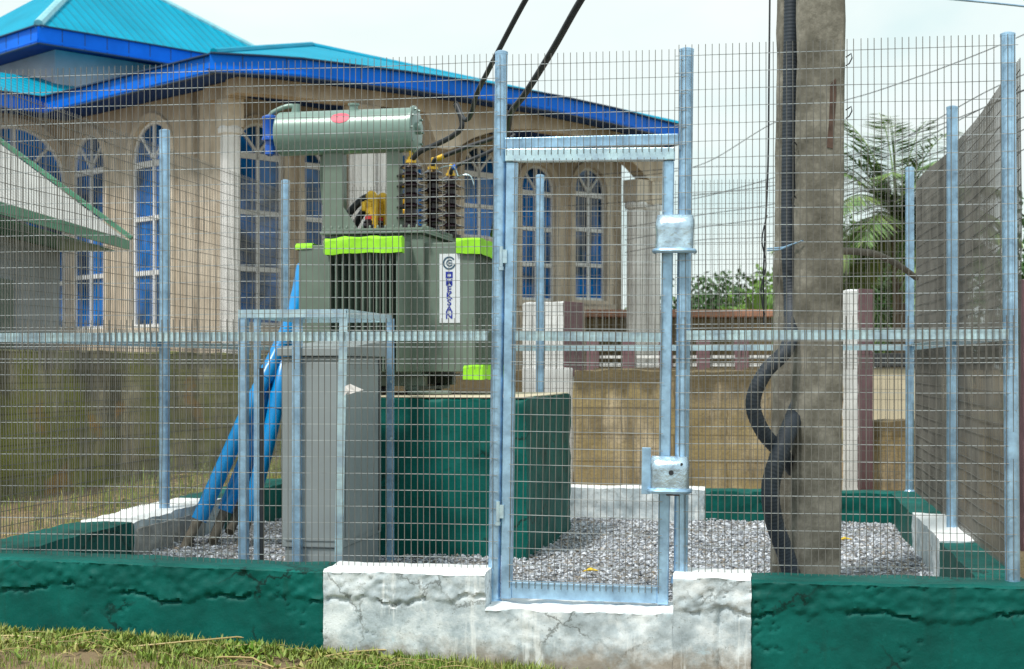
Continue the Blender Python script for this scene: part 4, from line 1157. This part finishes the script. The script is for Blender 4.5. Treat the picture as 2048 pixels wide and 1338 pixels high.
# eaves: fascia boards and soffit
def fas(a, b, z0=5.49, z1=5.735, name='fascia', mat='fascia'):
    mb = MB(); mb.beam(Vector((a.x,a.y,(z0+z1)/2)), Vector((b.x,b.y,(z0+z1)/2)), .04, z1-z0); 
    mb.beam(Vector((a.x,a.y,z0+.04)), Vector((b.x,b.y,z0+.04)), .06, .04)
    obj(name, mb, M[mat], house)
    mb = MB(); mb.beam(Vector((a.x,a.y,z1+.012)), Vector((b.x,b.y,z1+.012)), .16, .02); mb.beam(Vector((a.x,a.y,z0-.012)), Vector((b.x,b.y,z0-.012)), .05, .02)
    d_ = (b-a); n_ = max(1, int(d_.length/.45))
    for k in range(1, n_+1):
        q = a.lerp(b, k/(n_+.5)); e_ = Vector((d_.y,-d_.x,0)).normalized()*.022
        mb.beam(Vector((q.x,q.y,z0))+e_, Vector((q.x,q.y,z1))+e_, .012, .006)
    obj('drip_edge', mb, M['drip'], house)
for (a_,x_),(b_,y_) in zip(BOW,BOW[1:]): fas(hb(a_,x_,0),hb(b_+.01,y_,0))
fas(hb(-.02,5.0,0),hb(-.02,0,0)); fas(hb(-9,5.0,0),hb(-.04,5.0,0)); fas(hb(10.09,-.63,0),hb(11.25,1.7,0)); fas(hb(11.25,1.7,0),hb(11.25,11,0))
mb = MB()
mb.poly_extrude([hb(.02,.02,ZS+.004),hb(10.25,.02,ZS+.004),hb(11.2,1.75,ZS+.004),hb(11.2,5.76,ZS+.004),hb(.02,5.76,ZS+.004)],(0,0,.026))
for (a_,x_),(b_,y_) in zip(BOW,BOW[1:]):
    mb.add([hb(a_,x_+.02,ZS+.006),hb(b_,y_+.02,ZS+.006),hb(b_,.1,ZS+.006),hb(a_,.1,ZS+.006)],[(0,1,2,3)])
if 1: pass
mb.box((-9,5.03,ZS+.004),(.015,5.76,ZS+.03),hb); mb.box((10.6,5.77,ZS+.004),(11.2,11,ZS+.03),hb)
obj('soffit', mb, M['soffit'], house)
# gutter lip and roofs
def roof(pts_list, name='roof', mat='roof', th=.05):
    mb = MB(); mb.uv = []
    for pts, ua in pts_list:
        n0 = len(mb.v)
        for q in pts: mb.v.append(q)
        mb.f.append(tuple(range(n0,n0+len(pts))))
        for q in pts: mb.uv.append((q.dot(ua), q.z))
    return obj(name, mb, M[mat], house)
ap = hb(5.9,5.4,7.55); ze = 5.745
x0,x1,y1 = -.06,11.0,11.0
roof([([hb(a_,x_-.06,ze),hb(b_,y_-.06,ze),ap], rv) for (a_,x_),(b_,y_) in zip(BOW,BOW[1:])] + [([hb(x0,y1,ze),hb(x0,-.06,ze),ap], lv_),([hb(10.08,-.69,ze),hb(11.3,1.7,ze),ap], lv_),([hb(11.3,1.7,ze),hb(x1+.3,y1,ze),ap], lv_),([hb(x1+.3,y1,ze),hb(x0,y1,ze),ap], rv)])
roof([([hb(-10,4.96,ze+.002),hb(.6,4.96,ze+.002),hb(3,7.6,ze+.85),hb(-10,7.6,ze+.85)], rv)])
mb = MB(); mb.tube([hb(x0,-.06,ze+.02),ap+Vector((0,0,.02))],.06,8); mb.tube([hb(10.08,-.69,ze+.02),ap+Vector((0,0,.02))],.05,8); obj('ridge_cap', mb, M['roof'], house)
ZU = 7.27
u0,u1,v0_,v1_ = .6,6.2,6.37,12.2
ap2 = hb(3.35,9.2,9.35)
roof([([hb(u0,v0_,ZU),hb(u1,v0_,ZU),ap2], rv),([hb(u0,v1_,ZU),hb(u0,v0_,ZU),ap2], lv_),([hb(u1,v0_,ZU),hb(u1,v1_,ZU),ap2], lv_),([hb(u1,v1_,ZU),hb(u0,v1_,ZU),ap2], rv)])
mb = MB(); mb.tube([hb(u0,v0_,ZU+.02),ap2+Vector((0,0,.02))],.09,8); mb.tube([hb(u1,v0_,ZU+.02),ap2+Vector((0,0,.02))],.05,8); obj('ridge_cap', mb, simple('pale_teal_ridge',(.25,.55,.62),.4), house)
fas(hb(u0,v0_,0),hb(u1,v0_,0),6.97,7.25); fas(hb(u0,v1_,0),hb(u0,v0_,0),6.97,7.25)
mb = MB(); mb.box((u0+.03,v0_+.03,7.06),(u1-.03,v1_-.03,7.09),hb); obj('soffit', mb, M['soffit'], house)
mb = MB(); mb.box((u0+.7,v0_+.7,5.7),(u1-.7,v1_-.7,7.05),hb); obj('upper_wall', mb, M['upper_wall'], house)
mb = MB(); c_ = P(1050,243,27.6); mb.box((c_.x-.12,c_.y-.12,c_.z-.06),(c_.x+.12,c_.y+.12,c_.z+.09)); mb.box((c_.x-.07,c_.y-.08,c_.z-.16),(c_.x+.05,c_.y+.1,c_.z-.06)); obj('flood_lamp', mb, M['trim'], house, bevel=.02)

# ------------------------------------------------------------------ small green-roofed building at the left
annex = thing('outbuilding', 'small grey outbuilding with a pale ribbed roof and green trim at the left edge', 'outbuilding', (-6,13,.3))
bx, by, bz = -3.80, 15.0, 2.50
def an(x,y,z): return Vector((x,y,z))
ea, eb = an(bx-.12,10.2,bz), an(bx,by,bz)          # eave
up = Vector((-3.2,.35,2.38))
mb = MB(); mb.uv=[]
pts=[ea,eb,eb+up,ea+up]; mb.v=list(pts); mb.f=[(0,1,2,3)]; mb.uv=[(q.y,q.z) for q in pts]
pts2=[ea+up,eb+up,eb+up+Vector((-3.2,0,-2.3)),ea+up+Vector((-3.2,0,-2.3))]; mb.v+=pts2; mb.f.append((4,5,6,7)); mb.uv+=[(q.y,q.z) for q in pts2]
ro = obj('roof', mb, M['roof2'], annex); sol = ro.modifiers.new('thick','SOLIDIFY'); sol.thickness=.03; sol.offset=-1
mb = MB(); mb.beam(ea+Vector((.02,0,-.06)),eb+Vector((.02,0,-.06)),.03,.09); obj('eave_board', mb, M['greentrim'], annex)
mb = MB(); mb.beam(eb+Vector((.05,.03,.01)),eb+up+Vector((0,.03,.02)),.05,.04); obj('verge_board', mb, M['greentrim'], annex)
mb = MB(); mb.box((bx-3.8,10.3,bz-.125),(bx-.11,by-.02,bz-.11)); obj('soffit', mb, M['greentrim'], annex)
mb = MB(); mb.box((-8.4,10.6,.1),(-4.38,14.75,bz-.13)); mb.poly_extrude([an(-8.4,14.7,bz-.14),an(-4.38,14.7,bz-.14),an(-6.9,14.7,bz+2.1)],(0,-.2,0)); obj('wall', mb, M['grey_wall'], annex)
for y in (11.2,12.6):
    mb = MB(); mb.box((-4.385,y,.7),(-4.36,y+.75,2.0)); obj('shutter', mb, M['trafo_dark'], annex, bevel=.005)

# ------------------------------------------------------------------ vegetation
def leaf(mb, c, d, up, ln, wd):
    d = d.normalized(); s = d.cross(up)
    s = s.normalized() if s.length > 1e-4 else Vector((1,0,0))
    mb.add([c, c+d*ln*.45+s*wd/2, c+d*ln, c+d*ln*.45-s*wd/2], [(0,1,2,3)])
def rdir(r): 
    z = r.uniform(-1,1); t = r.uniform(0,6.283); q = math.sqrt(1-z*z); return Vector((q*math.cos(t),q*math.sin(t),z))
def shrub(name, base, w_, h_, n, ls, mat, label, cat, seed, group=None, trunk=True):
    r = random.Random(seed); t = thing(name, label, cat, base, 0, group)
    b = Vector(base); lobes=[]
    for k in range(9):
        a_ = r.uniform(0,6.28); q = r.uniform(.15,.75)
        lobes.append((b+Vector((math.cos(a_)*q*w_/2, math.sin(a_)*q*w_/2, h_*r.uniform(.35,.85))), r.uniform(.22,.36)*min(w_,h_)))
    if trunk:
        mb = MB(); mb.tube([b-Vector((0,0,.2)),b+Vector((.05,0,h_*.3)),b+Vector((0,.05,h_*.6))],[.09*h_/3,.07*h_/3,.03*h_/3],8)
        for c,_ in lobes[:5]: mb.tube([b+Vector((.03,.02,h_*.3)),b.lerp(c,.7)+Vector((0,0,h_*.1)),c],[.035*h_/3,.025*h_/3,.008],6)
        obj('trunk', mb, M['bark'], t)
    mb = MB()
    for i in range(n):
        c, rad = lobes[r.randrange(9)]
        d = rdir(r); q = r.random()**.4
        p = c + d*rad*q*(1+.35*noise.noise(d*2.2+c))
        leaf(mb, p, (d+rdir(r)*.9+Vector((0,0,-.2))), rdir(r), ls*r.uniform(.6,1.3), ls*.5*r.uniform(.7,1.2))
    obj('crown', mb, M[mat], t); return t
def base_at(u, Y, z): q = P(u,700,Y); return (q.x,q.y,z)
shrub('bush', base_at(1425,36,.6), 3.2, 2.75, 2600, .16, 'leaf', 'dark green rounded bush above the distant rusty wall', 'bush', 1)
shrub('bush', base_at(1480,38,.6), 2.4, 2.75, 1900, .16, 'leaf', 'mid green bush in the middle above the distant wall', 'bush', 2)
shrub('bush', base_at(1375,37,.6), 1.8, 2.6, 1200, .16, 'leaf', 'small dark bush partly hidden by the right gate post', 'bush', 6)
shrub('bush', base_at(1560,33,.6), 2.6, 2.6, 1700, .17, 'leaf_light', 'bright leafy bush directly left of the concrete pole base line', 'bush', 3)
shrub('tree', base_at(1715,31,.6), 2.2, 3.7, 2600, .18, 'leaf_light', 'light green leafy tree behind the palm', 'tree', 4)
shrub('tree', base_at(1830,30,.6), 4.2, 2.9, 3000, .18, 'leaf', 'dark leafy tree behind the palm towards the right fence', 'tree', 5)
shrub('tree', base_at(1765,27,.6), 2.6, 3.1, 3600, .15, 'leaf', 'dense dark green tree filling the gap directly behind the palm trunk', 'tree', 11)
shrub('tree', base_at(2080,24,.6), 3.0, 3.4, 1800, .16, 'leaf', 'dark leafy tree at the right edge beyond the corner post', 'tree', 8)
shrub('bush', base_at(1215,34,.6), 1.2, 2.0, 700, .15, 'leaf_light', 'small green bush behind the wide white pillar', 'bush', 9)

def frond(mb, base, az_, el, ln, droop, r, wid=.34):
    pts=[]; d = Vector((math.cos(az_)*math.cos(el), math.sin(az_)*math.cos(el), math.sin(el))); p = Vector(base); n=14
    for k in range(n+1):
        pts.append(p.copy()); d = (d+Vector((0,0,-droop/n*(.4+1.2*k/n)))).normalized(); p = p+d*ln/n
    mb.tube(pts,[.018*(1-.8*k/n) for k in range(n+1)],5)
    for k in range(1,len(pts)-1):
        d = (pts[k+1]-pts[k]).normalized(); sv = d.cross(Vector((0,0,1))).normalized()
        f = math.sin(math.pi*(.12+.85*k/n))
        for m_ in range(5):
            c = pts[k].lerp(pts[k+1],m_/5)
            for sg in (-1,1):
                ld = d*.75+sv*sg*.8+Vector((0,0,-.45+r.uniform(-.2,.15)))
                leaf(mb,c,ld,Vector((0,0,1))+rdir(r)*.4,wid*f*r.uniform(.8,1.2)+.1,.03)
def palm(base, hgt, nf, ln, label, seed):
    r = random.Random(seed); t = thing('palm_tree', label, 'palm tree', base)
    b = Vector(base); mb = MB(); mb.tube([b-Vector((0,0,.2)),b+Vector((.03,0,hgt*.5)),b+Vector((0,0,hgt))],[.13,.10,.09],10); obj('trunk', mb, M['bark'], t)
    c = b+Vector((0,0,hgt))
    for i in range(nf):
        mb = MB(); el = R(80) - R(125)*i/nf
        frond(mb, c, r.uniform(0,6.28) if i > 3 else (R(100),R(40),R(150),R(250))[i], el, ln*r.uniform(.85,1.15), r.uniform(1.0,1.7), r, .42)
        obj('frond', mb, M['palm'], t)
    return t
palm(base_at(1795,22,.6), 2.75, 44, 1.75, 'coconut palm with arching fronds seen between the pole and the right fence', 5)
palm(base_at(1720,25,.6), 2.0, 16, 1.5, 'smaller palm half hidden behind the concrete pole', 12)
# banana plant
r = random.Random(9); t = thing('banana_plant', 'bright yellow green banana plant left of the concrete pole', 'plant', base_at(1520,31,.8))
b = Vector(base_at(1520,31,.8)); mb = MB(); mb.tube([b,b+Vector((0,0,1.2))],[.1,.07],8); obj('stem', mb, M['leaf_light'], t)
for k in range(7):
    mb = MB(); a_ = r.uniform(0,6.28); tilt = r.uniform(.1,.5)
    pts=[b+Vector((0,0,1.1))+Vector((math.cos(a_)*tilt*s, math.sin(a_)*tilt*s, .95*s-.35*tilt*s*s)) for s in (0,.25,.5,.75,1)]
    sv = Vector((-math.sin(a_),math.cos(a_),0)); ws=(.03,.13,.16,.12,.02)
    mb.add([p_+sv*w_ for p_,w_ in zip(pts,ws)]+[p_-sv*w_ for p_,w_ in zip(pts,ws)],[(i,i+1,i+6,i+5) for i in range(4)]); obj('leaf', mb, M['leaf_light'], t)

# grass and weeds in front and beyond the left kerb
def blades(mb, x, y, r, n, hgt, sp):
    for k in range(n):
        bx_ = x+r.gauss(0,sp); by_ = y+r.gauss(0,sp); bz_ = gz(bx_,by_)-.005
        a_ = r.uniform(0,6.28); h_ = hgt*r.uniform(.5,1.25); ben = r.uniform(.1,.7)*h_
        wv = Vector((-math.sin(a_),math.cos(a_),0))*r.uniform(.0012,.003)
        p0 = Vector((bx_,by_,bz_)); p1 = p0+Vector((math.cos(a_)*ben*.35,math.sin(a_)*ben*.35,h_*.6)); p2 = p0+Vector((math.cos(a_)*ben,math.sin(a_)*ben,h_*.95))
        mb.add([p0-wv,p0+wv,p1+wv*.8,p1-wv*.8,p2],[(0,1,2,3),(3,2,4)])
r = random.Random(21); mb = MB()
for k in range(2100):
    p = r.uniform(FLp-.6, pu(1100,-.4)); q = -.19 - (abs(r.gauss(0,.22)) if k % 2 else r.uniform(0,.8))
    c = L(p,q)
    dens = noise.noise(Vector((p*1.5,q*1.5,8)))
    if dens < -.3 and q < -.3: continue
    blades(mb, c.x, c.y, r, r.randint(5,12), r.uniform(.025,.06), .022)
for k in range(70):
    p = r.uniform(pu(1000,-.3), FRp+.5); c = L(p, -.22-abs(r.gauss(0,.12))); blades(mb, c.x, c.y, r, 6, .04, .02)
for k in range(700):      # broad-leaved weeds
    p = r.uniform(FLp-.4, pu(800,-.3)); q = -.2 - abs(r.gauss(0,.2))
    c = L(p,q); cz = gz(c.x,c.y)
    for m_ in range(r.randint(3,6)):
        d = rdir(r); d.z = abs(d.z)*.6+.25
        leaf(mb, Vector((c.x,c.y,cz+.01)), d, Vector((0,0,1)), r.uniform(.022,.05), r.uniform(.012,.022))
tag(obj('grass', mb, M['grass'], origin=L(-1.5,-.4,0)), 'patchy green grass and weeds along the foot of the front wall', 'grass', kind='stuff')
mb = MB(); r = random.Random(33)
for k in range(900):
    p = FLp-.3-abs(r.gauss(0,.55)); q = r.uniform(-.2,7.0); c = L(p,q)
    if p < -4.2: continue
    blades(mb, c.x, c.y, r, r.randint(3,7), r.uniform(.05,.14), .03)
for k in range(40):
    p = FLp-.35-abs(r.gauss(0,.4)); q = r.uniform(1.,6.5); c = L(p,q); blades(mb, c.x, c.y, r, 3, r.uniform(.25,.42), .02)
tag(obj('grass', mb, M['grass'], origin=L(-3.2,3,0)), 'tangled weeds growing between the left fence and the mossy wall', 'grass', kind='stuff')
mb = MB(); r = random.Random(44)
def straw(x, y, ln, rr):
    a_ = r.uniform(-.5,.5) if r.random() < .7 else r.uniform(0,6.28)
    pts=[]; z = gz(x,y)
    for s in range(6):
        xx = x+math.cos(a_)*ln*s/5; yy = y+math.sin(a_)*ln*s/5
        pts.append((xx,yy,max(z,gz(xx,yy))+.012+.02*math.sin(s*.6)))
        a_ += r.uniform(-.15,.15)
    mb.tube(pts, rr, 5)
for k in range(90):
    c = L(r.uniform(FLp-.5,pu(900,-.4)), -.25-abs(r.gauss(0,.3))); straw(c.x,c.y,r.uniform(.05,.28),r.uniform(.0008,.002))
for k in range(6):
    c = L(FLp+.4*k-.3, -.36-.16*r.random()); straw(c.x,c.y,r.uniform(.3,.6),.0042)
for k in range(260):
    c = L(FLp-.3-abs(r.gauss(0,.5)), r.uniform(.2,6)); straw(c.x,c.y,r.uniform(.1,.4),r.uniform(.001,.003))
tag(obj('straw', mb, M['straw'], origin=L(-2,0,0)), 'dry yellow straw and stalks scattered over the bare earth', 'straw', kind='stuff')

# ------------------------------------------------------------------ overhead wires in the distance
wires = [((1000,760,14),(1695,250,24),(2010,135,34),'highest thin overhead wire crossing the sky between the pole and the right fence'),
         ((1380,335,24),(1700,318,22),(2000,170,19),'thin overhead wire meeting the right fence about half way up'),
         ((1380,392,24),(1700,340,22),(2000,200,19),'lower thin overhead wire above the palm')]
for a,b_,c_,lab in wires[1:]:
    mb = MB(); mb.tube(smooth_path([P(a[0]-250,a[1]+20,a[2]+4),P(*a),P(*b_),P(*c_),P(c_[0]+300,c_[1]-120,c_[2]-3)]), .006, 6)
    tag(obj('overhead_wire', mb, M['black']), lab, 'wire', 'thin overhead wires')
for k,(v0,v1,lab) in enumerate(((430,405,'thin wire passing behind the upper lock cover'),(455,430,'lowest thin wire between gate post and pole'),(330,240,'upper thin wire rising to the right behind the pole'),(395,352,'thin wire crossing behind the top of the palm'),(480,470,'faint wire just above the green bushes'))):
    mb = MB(); mb.tube(smooth_path([P(1250,v0+25,26),P(1400,v0,24),P(1560,v1,22),P(1760,v1-60,20),P(2000,v1-150,18),P(2300,v1-290,16)]), .0055, 6)
    tag(obj('overhead_wire', mb, M['black']), lab, 'wire', 'thin overhead wires')
mb = MB(); mb.tube(smooth_path([P(1780,-12,9),P(1900,-2,9),P(2060,14,9),P(2200,34,9)]), .0065, 8)
tag(obj('overhead_wire', mb, M['galv']), 'pale overhead cable at the top right corner of the view', 'wire', 'thin overhead wires')

# maroon gatepost at the right edge
q = P(2062,700,9.2)
mb = noisy_box(q.x-.045,q.x+.3,9.2,9.5,.1,1.78,lambda x,y,z: Vector((x,y,z)),cell=.05,amp=.008)
tag(sm_obj('maroon_post', mb, M['maroon'], None),'maroon painted masonry post at the right edge beyond the corner post','post')
